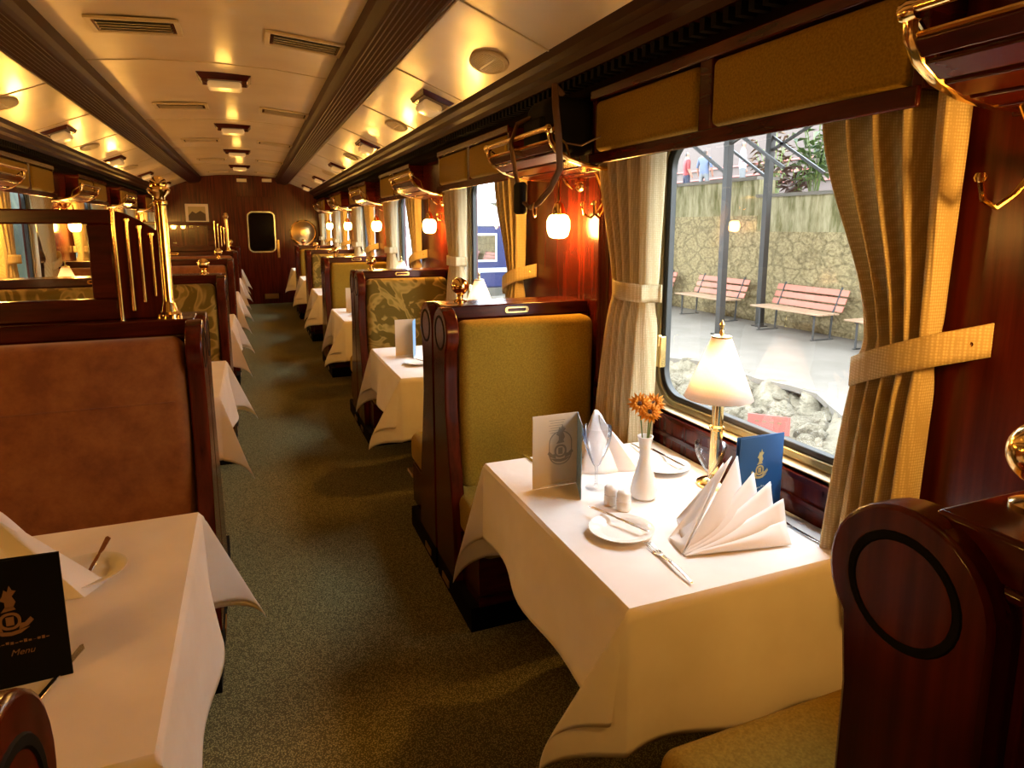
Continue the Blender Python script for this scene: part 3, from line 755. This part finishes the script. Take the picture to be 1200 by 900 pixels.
def shaker():
    o = empty('shaker'); MB().lathe([(0,0),(.019,0),(.021,.004),(.021,.026),(.0195,.028),(.0195,.031),(.021,.033),(.020,.046)], 24).build('body', china, o)
    MB().lathe([(.0205,.045),(.0205,.050),(.017,.056),(.008,.060),(0,.061)], 24).build('cap', china, o); return o
def crest(mb, s=1.0):
    """small printed emblem: a bird above a globe, with side scrolls, in the local (x, z) plane, y thin"""
    def poly(pts): mb.prism([(x*s, z*s) for x,z in pts], 'y', -.0004, .0004)
    poly([(-.004,.030),(.006,.032),(.010,.040),(.006,.050),(.012,.058),(.007,.060),(.004,.068),(.001,.058),(-.003,.062),(-.006,.052),(-.010,.046),(-.004,.042)])
    poly([(-.010,.026),(.009,.028),(.006,.034),(-.004,.034)])
    mb.ring(rrect(-.014*s,.014*s,-.004*s,.024*s,.012*s,5), rrect(-.010*s,.010*s,0,.020*s,.009*s,5), -.0004, .0004)
    k = len(mb.v)-4*24; mb.v[k:] = [(y, x, z) for x,y,z in mb.v[k:]]
    for sg in (-1, 1):
        poly([(sg*.010,-.006),(sg*.022,-.002),(sg*.030,.006),(sg*.026,.012),(sg*.018,.004),(sg*.012,.004)][::sg])
    poly([(-.024,-.004),(-.012,-.012),(0,-.014),(.012,-.012),(.024,-.004),(.012,-.006),(0,-.008),(-.012,-.006)])
    mb.obox((0,0,.010*s),(.005*s,0,0),(0,.0004,0),(0,0,.007*s))
    return mb
def text(s_, size, m, parent, loc, rot, shear=0, name='lettering'):
    cu = bpy.data.curves.new('t', 'FONT'); cu.body = s_; cu.size = size; cu.align_x = 'CENTER'; cu.shear = shear; cu.extrude = .0002
    t = bpy.data.objects.new('t', cu); COL.objects.link(t); bpy.context.view_layer.update()
    me = bpy.data.meshes.new_from_object(t.evaluated_get(bpy.context.evaluated_depsgraph_get())); bpy.data.objects.remove(t)
    me.materials.clear(); me.materials.append(m)
    o = bpy.data.objects.new(name, me); COL.objects.link(o); o.parent = parent; o.location = loc; o.rotation_euler = rot; return o
def menu(w_, h_, ang, front, inner, crestm, open_=60):
    """standing card; spine on the local z axis, cover leaf towards -x, second leaf swung by open_"""
    o = empty('menu_card')
    m = MB(); m.box(-w_,0,-.0008,.0008,0,h_); m.build('front_cover', front, o)
    a = math.radians(open_)
    m = MB(); m.obox((-w_/2*math.cos(a), w_/2*math.sin(a), h_/2), (w_/2*math.cos(a),-w_/2*math.sin(a),0), (-.0008*math.sin(a),-.0008*math.cos(a),0), (0,0,h_/2)); m.build('back_cover', inner, o)
    return o
# setting on the nearest right table --------------------------------
m1 = menu(.160, .235, 0, blue, blue, gold, 5)
m1.location = (1.375,1.36,CZ); m1.rotation_euler = (0,0,math.radians(2))
tag(m1, 'standing blue menu card with gold crest beside the lamp on the nearest right table', 'menu')
c_ = crest(MB(), 1.05); c_.v = [(x-.085,y-.0014,z+.125) for x,y,z in c_.v]; c_.build('crest', gold, m1)
m_ = MB()
for i in range(14):
    m_.box(-.135+i*.0072,-.135+i*.0072+.0052,-.0016,-.0010,.083+.002*math.sin(i*.9),.087+.0025*math.sin(i*1.7))
m_.build('illegible_line', pale, m1)
m2 = empty('menu_card', (.925,1.76,CZ)); tag(m2, 'open standing menu card, cream page and light blue cover, on the nearest right table', 'menu')
m_ = MB(); m_.box(-.155,0,-.0008,.0008,0,.235); pg = m_.build('cream_page', paper, m2)
m_ = MB(); m_.obox((-.025,-.062,.1175),(.025,.062,0),(.0008,-.0004,0),(0,0,.1175)); m_.build('blue_cover', bluel, m2)
m_ = crest(MB(), 1.5); m_.v = [(x-.06,y-.0016,z+.10) for x,y,z in m_.v]
m_.ring([(p[0]*1,p[1]) for p in rrect(-.04,.04,-.05,.06,.038,6)], rrect(-.037,.037,-.047,.057,.036,6), -.0004,.0004); k = len(m_.v)-4*28; m_.v[k:] = [(y-.06, x-.0016, z+.12) for x,y,z in m_.v[k:]]
for i in range(6): m_.box(-.10+.004*(i%2),-.045-.004*(i%3),-.0016,-.0010,.215-i*.008,.2165-i*.008)
m_.build('printed_emblem', grey, pg)
m_ = MB(); m_.tube([(-.13,-.004,.004),(-.08,-.006,.010),(-.02,-.006,.016)], .0016, 6); m_.build('ribbon', napm, m2)
m3 = empty('menu_card', (-.352,1.30,CZ)); tag(m3, 'shade-darkened navy menu card with dim crest standing on the nearest left table', 'menu'); m3.rotation_euler = (0,0,math.radians(2))
m_ = MB(); m_.box(-.19,0,-.0008,.0008,0,.240); m_.build('front_cover', navy, m3)
m_ = MB(); m_.obox((-.094,.010,.12),(.094,-.008,0),(.0,.0006,0),(0,0,.12)); m_.build('back_cover', navy, m3)
c_ = crest(MB(), 1.15); c_.v = [(x-.082,y-.0014,z+.115) for x,y,z in c_.v]; c_.build('crest', goldd, m3)
m_ = MB()
for i in range(18):
    m_.box(-.145+i*.0066,-.145+i*.0066+.0046,-.0016,-.0010,.083+.001*math.sin(i*1.9),.0862+.002*math.sin(i*1.7))
m_.build('illegible_line', goldd, m3)
text('Menu', .016, goldd, m3, (-.07,-.0012,.060), (PI/2,0,0), .35)
# plates and cutlery
pl = plate(.088); pl.location = (.875,1.405,CZ); tag(pl, 'white side plate with butter knife near the aisle edge of the nearest right table', 'plate', 'side plates')
def dup(o, loc, rz, label, cat, group=None, rx=0, ry=0):
    c = copy_tree(o); c.location = loc; c.rotation_euler = (rx,ry,rz); tag(c, label, cat, group); return c
dup(pl, (1.255,1.76,CZ), 0, 'white side plate by the window sill behind the bud vase', 'plate', 'side plates')
dup(pl, (-.41,1.68,CZ), 0, 'white side plate on the nearest left table beside the napkin', 'plate', 'side plates')
kn = knife(); kn.location = (.925,1.350,CZ+.019); kn.rotation_euler = (0,-.02,math.radians(112)); tag(kn, 'silver butter knife lying across the side plate near the aisle edge', 'knife', 'table knives')
dup(kn, (1.300,1.70,CZ+.019), math.radians(92), 'silver butter knife on the side plate behind the bud vase', 'knife', 'table knives')
dup(kn, (-.395,1.64,CZ+.019), math.radians(88), 'dark looking knife across the side plate on the nearest left table', 'knife', 'table knives')
dup(kn, (.866,1.86,CZ), math.radians(90), 'knife lying behind the cream menu card at the far table edge', 'knife', 'table knives')
dup(kn, (1.322,1.155,CZ), math.radians(88), 'silver table knife to the right of the fanned napkin', 'knife', 'table knives')
dup(kn, (-.405,1.19,CZ), math.radians(75), 'dark knife lying in front of the navy menu card', 'knife', 'table knives')
fk = fork(); fk.location = (.893,1.125,CZ+.001); fk.rotation_euler = (0,0,math.radians(-4)); tag(fk, 'silver fork beside the fanned napkin, tines towards the side plate', 'fork', 'forks')
dup(fk, (1.285,2.01,CZ+.001), math.radians(172), 'silver fork at the far end of the nearest right table by the pointed napkin', 'fork', 'forks')
g1 = wine_glass(.20,.046); g1.location = (.962,1.70,CZ); tag(g1, 'empty wine glass in front of the cream menu card', 'glass', 'wine glasses')
g2 = wine_glass(.165,.047); g2.location = (1.255,1.525,CZ); tag(g2, 'empty wine glass between the brass lamp and fanned napkin', 'glass', 'wine glasses')
vs_ = vase(); vs_.location = (1.062,1.585,CZ); tag(vs_, 'slim white bud vase holding orange flowers', 'vase')
vs_.scale = (1.1,1.1,1.12)
for i, (hx,hy,hz,lab) in enumerate(((-.024,.0,.275,'left orange gerbera in the white bud vase'),(.022,-.004,.272,'right orange gerbera in the white bud vase'),(.0,-.018,.252,'lowest, front orange gerbera in the white bud vase'))):
    tag(flower(1.062,1.585,CZ+.02,hx,hy,hz), lab, 'flower', 'gerberas in the vase')
sh = shaker(); sh.location = (.945,1.578,CZ); tag(sh, 'white china shaker, the rear left one of the two beside the vase', 'shaker', 'salt and pepper shakers')
dup(sh, (.957,1.528,CZ), 0, 'white china shaker, the front right one of the two beside the vase', 'shaker', 'salt and pepper shakers')

# fanned napkin: leaves rising from one low point
def leaf(m, A, T, B, bulge, depth):
    A, T, B = map(Vector, (A,T,B))
    def fn(u, v):   # u: along from A; v: between the B side and T side
        e = B.lerp(T, v); p = A.lerp(e, u); nrm = (T-A).cross(B-A).normalized()
        if nrm.y > 0: nrm = -nrm
        k = math.sin(PI*min(1,u))*math.sin(PI*v)
        return p+nrm*bulge*k+Vector((0,depth*v*u,0))
    m.grid(fn, 14, 10)
def fan_napkin():
    m = MB()
    A = (0,0,.004)
    leaf(m, (.008,.004,.004), (.230,.085,.200), (.262,.070,.004), .030, 0)
    leaf(m, (.004,.0,.003), (.268,.062,.156), (.290,.040,.004), .026, 0)
    leaf(m, (.006,-.004,.003), (.305,.038,.134), (.305,.008,.004), .022, 0)
    leaf(m, (.008,-.008,.003), (.318,.002,.098), (.312,-.028,.004), .018, 0)
    leaf(m, (.0,-.010,.004), (.300,-.025,.050), (.290,-.065,.004), .012, 0)
    leaf(m, (.02,.085,.004), (.215,.120,.17), (.0,.002,.004), .015, 0)
    leaf(m, (.07,.125,.03), (.225,.100,.195), (.015,.01,.004), .012, 0)
    return m.build('folded_napkin', napm, thick=.003)
nk = fan_napkin(); nk.location = (.955,1.245,CZ); tag(nk, 'white napkin folded into a fan of pointed leaves before the blue menu', 'napkin', 'folded napkins')
def cone_napkin(name='folded_napkin'):
    m = MB()
    def fn(u, v):
        a = -PI*.75+1.35*PI*u; z = .20*(v); r = .075*(1-v)**.8+.006
        rr = r*(1+.35*(u)*(1-v))
        return (rr*math.cos(a)*1.15+.02*v*0, rr*math.sin(a)*.8, z)
    m.grid(fn, 28, 14)
    m.add([(.02,-.05,.002),(.16,-.02,.002),(.13,-.07,.002),(.005,-.02,.19),(.02,.0,.17)], [(0,2,3),(2,1,4,3),(0,1,2)])
    return m.build(name, napm, thick=.003)
nk2 = cone_napkin(); nk2.location = (1.045,1.86,CZ); nk2.rotation_euler = (0,0,-.15); tag(nk2, 'white napkin folded into a pointed cone behind the wine glass', 'napkin', 'folded napkins')
nk3 = dup(nk2, (-.56,1.64,CZ), .1, 'cream looking folded napkin at the left edge, behind the navy menu', 'napkin', 'folded napkins'); nk3.scale = (1.25,1.1,1.05)

# items on the tables further down the car
def far_setting(x, y, lab):
    o = empty('menu_card', (x,y,CZ)); tag(o, f'standing cream and blue menu card on the {lab} right table', 'menu', 'menu cards on the far tables')
    MB().box(-.13,0,-.001,.001,0,.23).build('cream_page', paper, o)
    MB().obox((-.02,-.05,.115),(.02,.05,0),(.001,-.0004,0),(0,0,.115)).build('blue_cover', bluel, o)
for k in range(1, 4):
    y = TYc[k]
    far_setting(.94, y+.16, nth(k))
    dup(g1, (1.0,y+.08,CZ), 0, f'wine glass beside the menu card on the {nth(k)} right table', 'glass', 'wine glasses')
    dup(pl, (.885,y-.14,CZ), 0, f'white side plate on the {nth(k)} right table', 'plate', 'side plates')
    dup(kn, (.925,y-.20,CZ+.019), math.radians(112), f'silver butter knife on the side plate of the {nth(k)} right table', 'knife', 'table knives')

# ------------------------------------------------------------------ camera bag with straps on the rack
o = empty('camera_bag', (0,0,0)); tag(o, 'black camera bag with hanging straps on the second luggage rack', 'bag')
m = MB(); rbox(m, 1.10,1.34,2.385,2.63,1.835,2.06,.06,5); m.build('bag_body', bagm, o)
m = MB(); rbox(m, 1.085,1.12,2.42,2.60,1.86,1.98,.015,3); m.build('front_pocket', bagm, o)
m = MB(); m.tube([(1.12,2.30,2.04),(1.07,2.26,2.06),(1.055,2.22,1.98),(1.06,2.20,1.86),(1.085,2.24,1.76),(1.09,2.34,1.69),(1.085,2.44,1.64),(1.085,2.52,1.625),(1.085,2.62,1.66),(1.08,2.67,1.78),(1.055,2.66,1.90),(1.06,2.60,1.97),(1.12,2.55,2.0)], .016, 8, flat=(.8,.55)); m.build('shoulder_strap', strapm, o)
m = MB(); rbox(m, 1.065,1.10,2.575,2.665,1.60,1.735,.017,4); m.build('shoulder_pad', bagm, o)
m = MB(); m.tube([(1.08+.02*math.cos(a),2.46+.028*math.cos(a),1.615+.028*math.sin(a)) for a in [2*PI*i/16 for i in range(17)]], .003, 6); m.build('ring_buckle', brassd, o)
m = MB(); m.tube([(1.09,2.21,1.85),(1.10,2.10,1.83),(1.12,2.0,1.85)], .003, 6); m.build('cord', strapm, o)

# ------------------------------------------------------------------ end wall: door, picture, mirror
d = struct(empty('door_1', (.20,Y1,0)))
MB().ring(rrect(-.37,.37,.0,2.05,.01,1), rrect(-.33,.33,.02,2.01,.01,1), 0, .03)
m = MB(); m.box(-.42,.34,-.03,0,0,2.12); m.build('door_leaf', wood, d, bevel=.004)
m = MB(); m.ring(rrect(-.25,.27,1.03,1.84,.11), rrect(-.225,.245,1.055,1.815,.09), -.05, -.03); m.v = [(y,x,z) for x,y,z in m.v]; m.build('window_rim', silver, d)
c_ = rrect(-.225,.245,1.055,1.815,.09); MB().add([(p[0],-.034,p[1]) for p in c_], [tuple(range(len(c_)))]).build('dark_pane', mat('dark_glass', (.005,.005,.006), .05, spec=.8), d, smooth=False)
m = MB(); m.box(.285,.33,-.045,-.03,.92,1.28); m.build('door_plate', brass, d, bevel=.003)
m = MB(); m.box(.0,.26,-.045,-.03,.10,.20); [m.box(.01,.25,-.05,-.045,.112+.022*i,.122+.022*i) for i in range(4)]; m.build('door_grille', brassd, d)
o = empty('framed_picture', (-.93,Y1-.002,1.78)); tag(o, 'small framed landscape picture on the end wall left of the door', 'picture')
MB().box(-.20,.20,-.02,0,-.19,.19).build('frame', paper, o, bevel=.004)
m = MB(); m.box(-.15,.15,-.024,-.02,-.13,.14); m.build('print', mat('picture_ground', (.45,.35,.16), .6), o)
m = MB(); m.prism([(-.15,-.13),(.15,-.13),(.15,.0),(.06,.06),(-.02,.01),(-.08,.05),(-.15,-.03)], 'y', -.026, -.024); m.build('hills', mat('picture_hill', (.08,.05,.02), .6), o)
o = empty('round_mirror', (1.00,Y1-.002,1.42)); tag(o, 'round mirror on the end wall right of the door, brass for its golden reflections', 'disc')
MB().lathe([(.26,0),(.26,-.02),(.235,-.03),(.23,-.015)], 40, axis='y').build('brass_rim', brass, o)
MB().lathe([(0,-.075),(.06,-.072),(.12,-.060),(.18,-.040),(.233,-.016)], 40, axis='y')  .build('mirror_face', brassd, o, smooth=False)  # domed dull brass puts golden lamp reflections into the mirror
for i, (x, z) in enumerate(((-.10,2.43),(.36,2.44))):
    m = MB(); m.box(x-.09,x+.09,Y1-.05,Y1,z-.03,z+.03); tag(m.build('wall_box', cream, bevel=.006), ('left' if i == 0 else 'right')+' small cream box under the ceiling on the end wall', 'box', 'cream boxes on the end wall')

# ------------------------------------------------------------------ outdoors: platform
GZ = -.27
struct(MB().box(1.55, 40, -20, 60, -1.1, -.68).build('ground_track', gravel, smooth=False))
m = MB(); rnd = random.Random(3)
edge = [(5.45+.25*math.sin(y*1.3)+.12*math.sin(y*3.7+1), y) for y in [-6+.4*i for i in range(56)]]
m.prism([(x,y) for x,y in edge]+[(9.2,16),(9.2,-6)], 'z', GZ-.06, GZ); struct(m.build('floor_platform', pave, smooth=False))
# rubble face between platform and track
m = MB(); rnd = random.Random(5)
def rub(u, v):
    y = -2+18*u; ex = 5.45+.25*math.sin(y*1.3)+.12*math.sin(y*3.7+1)
    x = ex+.12-v*.75; z = GZ-.02-(.42)*v**.8
    return (x+.07*math.sin(y*9+v*7)+.04*math.sin(y*23+v*13), y, z+.05*math.sin(y*13+v*11)*(1 if v > .05 else 0)+.03*math.sin(y*31+v*29)*(1 if v > .05 else 0))
m.grid(rub, 400, 14); o = m.build('rubble_bank', rockm, thick=.05); tag(o, 'rough rubble stone bank along the platform edge', 'rubble', kind='stuff')
m = MB()
def gr(u, v):
    y = -2+18*u; x = 1.7+3.3*v
    return (x, y, -.64+.035*math.sin(y*5+v*9)+.03*math.sin(x*7)+rnd.uniform(-.018,.018)-(.0 if v < .9 else 0))
m.grid(gr, 260, 70); o = m.build('gravel_bed', gravel); tag(o, 'loose pale grey track gravel below the window', 'gravel', kind='stuff')
def rock(seed, s_):
    r_ = random.Random(seed); bm = bmesh.new(); bmesh.ops.create_icosphere(bm, subdivisions=2, radius=1)
    dirs = [(Vector((r_.uniform(-1,1),r_.uniform(-1,1),r_.uniform(-1,1))).normalized(), r_.uniform(.55,.85)) for _ in range(9)]
    for v in bm.verts:
        for dd, c in dirs:
            k = v.co.dot(dd)
            if k > c: v.co -= dd*(k-c)
        v.co *= s_; v.co.z *= .7
    me = bpy.data.meshes.new('rock'); bm.to_mesh(me); bm.free(); me.materials.append(rockm)
    o = bpy.data.objects.new('rock', me); COL.objects.link(o); return o
rocks = [rock(s_, 1) for s_ in range(5)]
ri = 0
for i in range(60):
    y = 3.6+i*.078+rnd.uniform(-.03,.03); ex = 5.45+.25*math.sin(y*1.3)+.12*math.sin(y*3.7+1); v = rnd.random()
    o = rocks[i] if i < 5 else rocks[i%5].copy()
    if i >= 5: COL.objects.link(o)
    big = v > .35
    sc = rnd.uniform(.12,.22) if big else rnd.uniform(.08,.13)
    o.location = (ex-.62*v-.02, y, GZ-.06-.38*v**.8); o.scale = (sc,sc*1.1,sc*.85); o.rotation_euler = (rnd.uniform(-.4,.4),rnd.uniform(-.4,.4),rnd.uniform(0,6))
    tag(o, 'rough pale rock in the rubble bank below the platform edge', 'rock', 'rocks in the rubble bank')
# small reddish sign leaning on the rubble
o = empty('track_sign', (4.72,4.88,-.57), math.radians(-48)); tag(o, 'small reddish sign board standing in the gravel outside the window', 'sign')
MB().box(-.20,.20,-.01,.01,.06,.25).build('board', signm, o, bevel=.003)
m = MB(); [m.box(-.13+i*.07,-.09+i*.07,.0102,.0115,.17,.19) for i in range(4)]; m.v = [(x,-y,z) for x,y,z in m.v]; m.build('faint_marks', goldd, o)
m = MB(); m.box(-.16,-.13,-.008,.008,0,.07); m.box(.13,.16,-.008,.008,0,.07); m.build('leg', iron, o)
# stone retaining wall with rendered band and coping
WX = 9.0
m = MB(); m.box(WX, WX+.4, -8, 9.95, -.4, 1.45); m.box(WX,WX+.4, 9.95, 34, -.4, 1.75); struct(m.build('wall_stone', stone, smooth=False))
m = MB(); m.box(WX+.01, WX+.4, -8, 9.95, 1.45, 2.08); m.box(WX+.01,WX+.4, 9.95, 34, 1.75, 2.42); struct(m.build('wall_rendered_band', render_m, smooth=False))
m = MB(); m.box(WX-.06, WX+.5, -8, 9.95, 2.08, 2.14); m.box(WX-.06,WX+.5, 9.95, 34, 2.42, 2.48); struct(m.build('trim_coping', pave, smooth=False))
struct(MB().box(WX+.4, 30, -8, 40, 1.6, 2.0).build('ground_terrace', pave, smooth=False))
# station benches
def park_bench():
    o = empty('platform_bench')   # faces -x, back at +x, long axis y, length 1.5
    for i in range(3):
        MB().obox((.27+.05*i, 0, .50+.125*i), (.009,0,-.003), (0,.76,0), (.018,0,.048)).build('back_slat', benchw, o, bevel=.004)
    for i in range(4):
        MB().obox((-.20+.115*i, 0, .43), (.048,0,0), (0,.76,0), (0,0,.012)).build('seat_slat', benchs, o, bevel=.004)
    for sg in (-1, 1):
        y = sg*.60
        m = MB(); m.tube([(.20,y,0),(.22,y,.42),(.29,y,.55),(.40,y,.84)], .018, 6); m.tube([(-.16,y,0),(-.16,y,.41)], .018, 6); m.tube([(-.20,y,.405),(.24,y,.405)], .015, 6); m.box(-.20,.26,y-.02,y+.02,0,.015)
        m.build('leg', iron, o)
    return o
pb = park_bench(); bl = ['red slatted platform bench partly hidden by the near curtain', 'red slatted platform bench in the middle of the window view', 'red slatted platform bench behind the left canopy post', 'red slatted platform bench at the left edge of the window view', 'red slatted platform bench farthest along the stone wall']
for i, y in enumerate((6.35, 8.35, 10.6, 12.9, 15.0)):
    put(pb, 'pb', (8.45,y,GZ), 0, bl[i], 'bench', 'platform benches by the stone wall')
# canopy posts with braces
def post(x, y, lab, s_=.055):
    o = empty('canopy_post', (x,y,GZ)); tag(o, lab, 'post', 'canopy posts')
    m = MB(); m.box(-s_,s_,-s_,s_,0,4.28); m.build('post', post_m, o, bevel=.004)
    MB().box(-.10,.10,-.10,.10,0,.02).build('base_plate', post_m, o)
    for sg in (-1, 1):
        m = MB(); m.obox((0,sg*.62,3.02),(.02,0,0),(0,.60,.36),(0,-.012,.02)); m.build('brace', post_m, o)
    m = MB(); m.obox((0,-.55,3.32),(.02,0,0),(0,.60,-.22),(0,.008,.02)); m.build('cross_brace', post_m, o)
    return o
post(7.30,8.80,'grey steel canopy post with diagonal braces, left of the two in the window view')
post(8.60,9.28,'grey steel canopy post, right of the two in the window view')
o = empty('platform_canopy', (7.5,8,4.1)); tag(o, 'unseen flat canopy roof over the grey posts, widened to cut daylight', 'canopy')
MB().box(-2.7,1.4,-16,18,.03,.09).build('roof_sheet', post_m, o)  # unseen roof, run out towards the track to cut daylight
m = MB(); [m.box(-2.7,1.4,-16+3.4*i-.04,-16+3.4*i+.04,-.08,.03) for i in range(11)]; m.build('roof_joist', post_m, o)
# leafy plants on the wall
def plant(x, y, z, h, seed, lab, lm, n_=11, ln=.30):
    r_ = random.Random(seed); o = empty('leafy_plant', (x,y,z)); tag(o, lab, 'plant', 'plants on top of the stone wall')
    ms, ml = MB(), MB()
    for i in range(n_):
        a = r_.uniform(0,6.28); tip = Vector((math.cos(a)*r_.uniform(.1,.45), math.sin(a)*r_.uniform(.1,.55), h*r_.uniform(.6,1.05)))
        ms.tube([(math.cos(a)*.05,math.sin(a)*.05,0), (tip.x*.4,tip.y*.4,tip.z*.55), tip], .010, 6)
        for j in range(12):
            t = .35+.65*j/11; p = Vector((tip.x*t,tip.y*t,tip.z*t)); b_ = r_.uniform(0,6.28); dd = Vector((math.cos(b_),math.sin(b_),r_.uniform(-.5,.5))).normalized()
            sd = dd.cross(Vector((0,0,1))).normalized()*ln*r_.uniform(.13,.2); L_ = ln*r_.uniform(.6,1.1)
            ml.add([p, p+dd*L_*.45+sd+Vector((0,0,.02)), p+dd*L_+Vector((0,0,-.06)), p+dd*L_*.45-sd+Vector((0,0,.02))], [(0,1,2),(0,2,3)])
    ms.build('stems', stemg, o); ml.build('foliage', lm, o, smooth=False)
plant(9.75,9.35,2.0,1.7,1,'tall leafy green plant right of the canopy posts on the wall',leafm)
plant(9.9,8.25,2.0,1.6,2,'leafy green plant beside the near curtain on the wall',leafm)
plant(10.6,10.6,2.0,.9,5,'low bronze leaved plant behind the right canopy post',leafd, 8)
plant(11.5,12.2,2.0,1.6,7,'brown leaved bush behind the two canopy posts',brickm, 12)
m = MB(); m.box(16,16.3,-6,34,1.9,5.6); o = m.build('station_building', whitew, smooth=False); tag(o, 'pale station building behind the terrace', 'building')
MBx = MB()
for z in (2.9, 3.25, 3.6): MBx.box(15.94,16.0,-6,34,z,z+.05)
MBx.build('red_stripe', signm, o, smooth=False)
# tree canopy across the lane behind
def person(x, y, z, rz, shirt, trouser, lab, arm=0):
    V = [(0,0,.95),(0,0,1.15),(0,0,1.38),(0,0,1.50),(0,0,1.60),(0,.01,1.70),
         (.10,0,.90),(.11,.02,.50),(.11,0,.08),(.11,-.12,.03), (-.10,0,.90),(-.11,-.05,.50),(-.12,.06,.08),(-.12,-.06,.03),
         (.18,0,1.42),(.25,.02,1.15),(.24,-.08,.92),(.23,-.12,.84), (-.18,0,1.42),(-.25,.02,1.15),(-.24,-.10+arm*.1,.92+arm*.2),(-.23,-.14,.84+arm*.3)]
    E = [(0,1),(1,2),(2,3),(3,4),(4,5),(0,6),(6,7),(7,8),(8,9),(0,10),(10,11),(11,12),(12,13),(2,14),(14,15),(15,16),(16,17),(2,18),(18,19),(19,20),(20,21)]
    Rr = [.15,.14,.16,.06,.095,.085,.10,.07,.05,.04,.10,.07,.05,.04,.075,.05,.038,.035,.075,.05,.038,.035]
    me = bpy.data.meshes.new('person'); me.from_pydata(V, E, []); t = bpy.data.objects.new('t', me); COL.objects.link(t)
    md = t.modifiers.new('k', 'SKIN'); 
    for i, r_ in enumerate(Rr): me.skin_vertices[0].data[i].radius = (r_, r_*.8)
    me.skin_vertices[0].data[0].use_root = True
    md = t.modifiers.new('u', 'SUBSURF'); md.levels = 2; md.render_levels = 2
    bpy.context.view_layer.update()
    m2_ = bpy.data.meshes.new_from_object(t.evaluated_get(bpy.context.evaluated_depsgraph_get())); bpy.data.objects.remove(t)
    for q in (skin, shirt, trouser, hairm): m2_.materials.append(q)
    for p_ in m2_.polygons:
        c = p_.center; r2 = math.hypot(c.x, c.y)
        p_.material_index = 3 if (c.z > 1.68 or (c.z > 1.56 and c.y > .03)) else 0 if c.z > 1.47 else (0 if (c.z < 1.12 and abs(c.x) > .19) else 1 if c.z > .93 else 2 if c.z > .06 else 3)
        p_.use_smooth = True
    o = bpy.data.objects.new('person', m2_); COL.objects.link(o); o.location = (x,y,z); o.rotation_euler = (0,0,rz)
    tag(o, lab, 'person', 'people on the terrace'); return o
person(13.8,18.7,2.30,1.2,redm,jean,'person in a red shirt and dark jeans on the terrace, leftmost in the window')
person(13.9,17.9,2.30,2.0,greym,khaki,'person in a grey blue shirt beside the red shirted one')
person(13.6,15.75,2.30,.8,whitem,khaki,'person in a white shirt and grey trousers between the canopy posts', 1)
struct(MB().box(12.5,16,8,34,1.9,2.30).build('ground_upper_terrace', pave, smooth=False))
# blue railway carriage farther along
o = empty('blue_carriage', (5.6,25.5,-.75)); tag(o, 'blue railway carriage with pale roof standing outside the second window', 'train carriage')
m = MB(); m.box(-1.3,1.3,-8,8,.55,2.3); m.build('body', railb, o, bevel=.05)
m = MB(); m.prism([(-1.32,2.3)]+[(1.32*math.cos(PI-PI*i/12), 2.3+.75*math.sin(PI*i/12)) for i in range(13)]+[(1.32,2.3)], 'y', -8.02, 8.02); m.build('roof', railw, o)
m = MB(); m.box(-1.33,1.33,-8.03,8.03,1.0,1.12); m.build('stripe', railw, o)
for i in range(7):
    f = MB().box(-1.34,-1.30,-7+i*2.1,-5.9+i*2.1,1.3,2.05).build('window', railw, o); MB().box(-1.345,-1.335,-6.93+i*2.1,-5.97+i*2.1,1.37,1.98).build('pane', mirrorm, f)
f = MB().box(-.9,-.1,-8.04,-8.0,1.3,2.1).build('window', railw, o); MB().box(-.85,-.15,-8.05,-8.04,1.36,2.04).build('pane', mirrorm, f)
f = MB().box(.1,.9,-8.04,-8.0,1.3,2.1).build('window', railw, o); MB().box(.15,.85,-8.05,-8.04,1.36,2.04).build('pane', mirrorm, f)
for i, y in enumerate((-6,-4.3,4.3,6)):
    for sx_ in (-.72,.72): MB().lathe([(0,-.06),(.40,-.06),(.40,.02),(.44,.02),(.44,.06),(0,.06)], 24, (sx_,y,.44), 'x').build('wheel', iron, o)
# added dark slope that blocks daylight from the left windows
m = MB()
m.grid(lambda u,v: (-2.5-.6*v-.15*math.sin(u*40+v*9), -6+30*u, -1+7.5*v+.1*math.sin(u*70)), 80, 12); struct(m.build('ground_daylight_block', block_m))
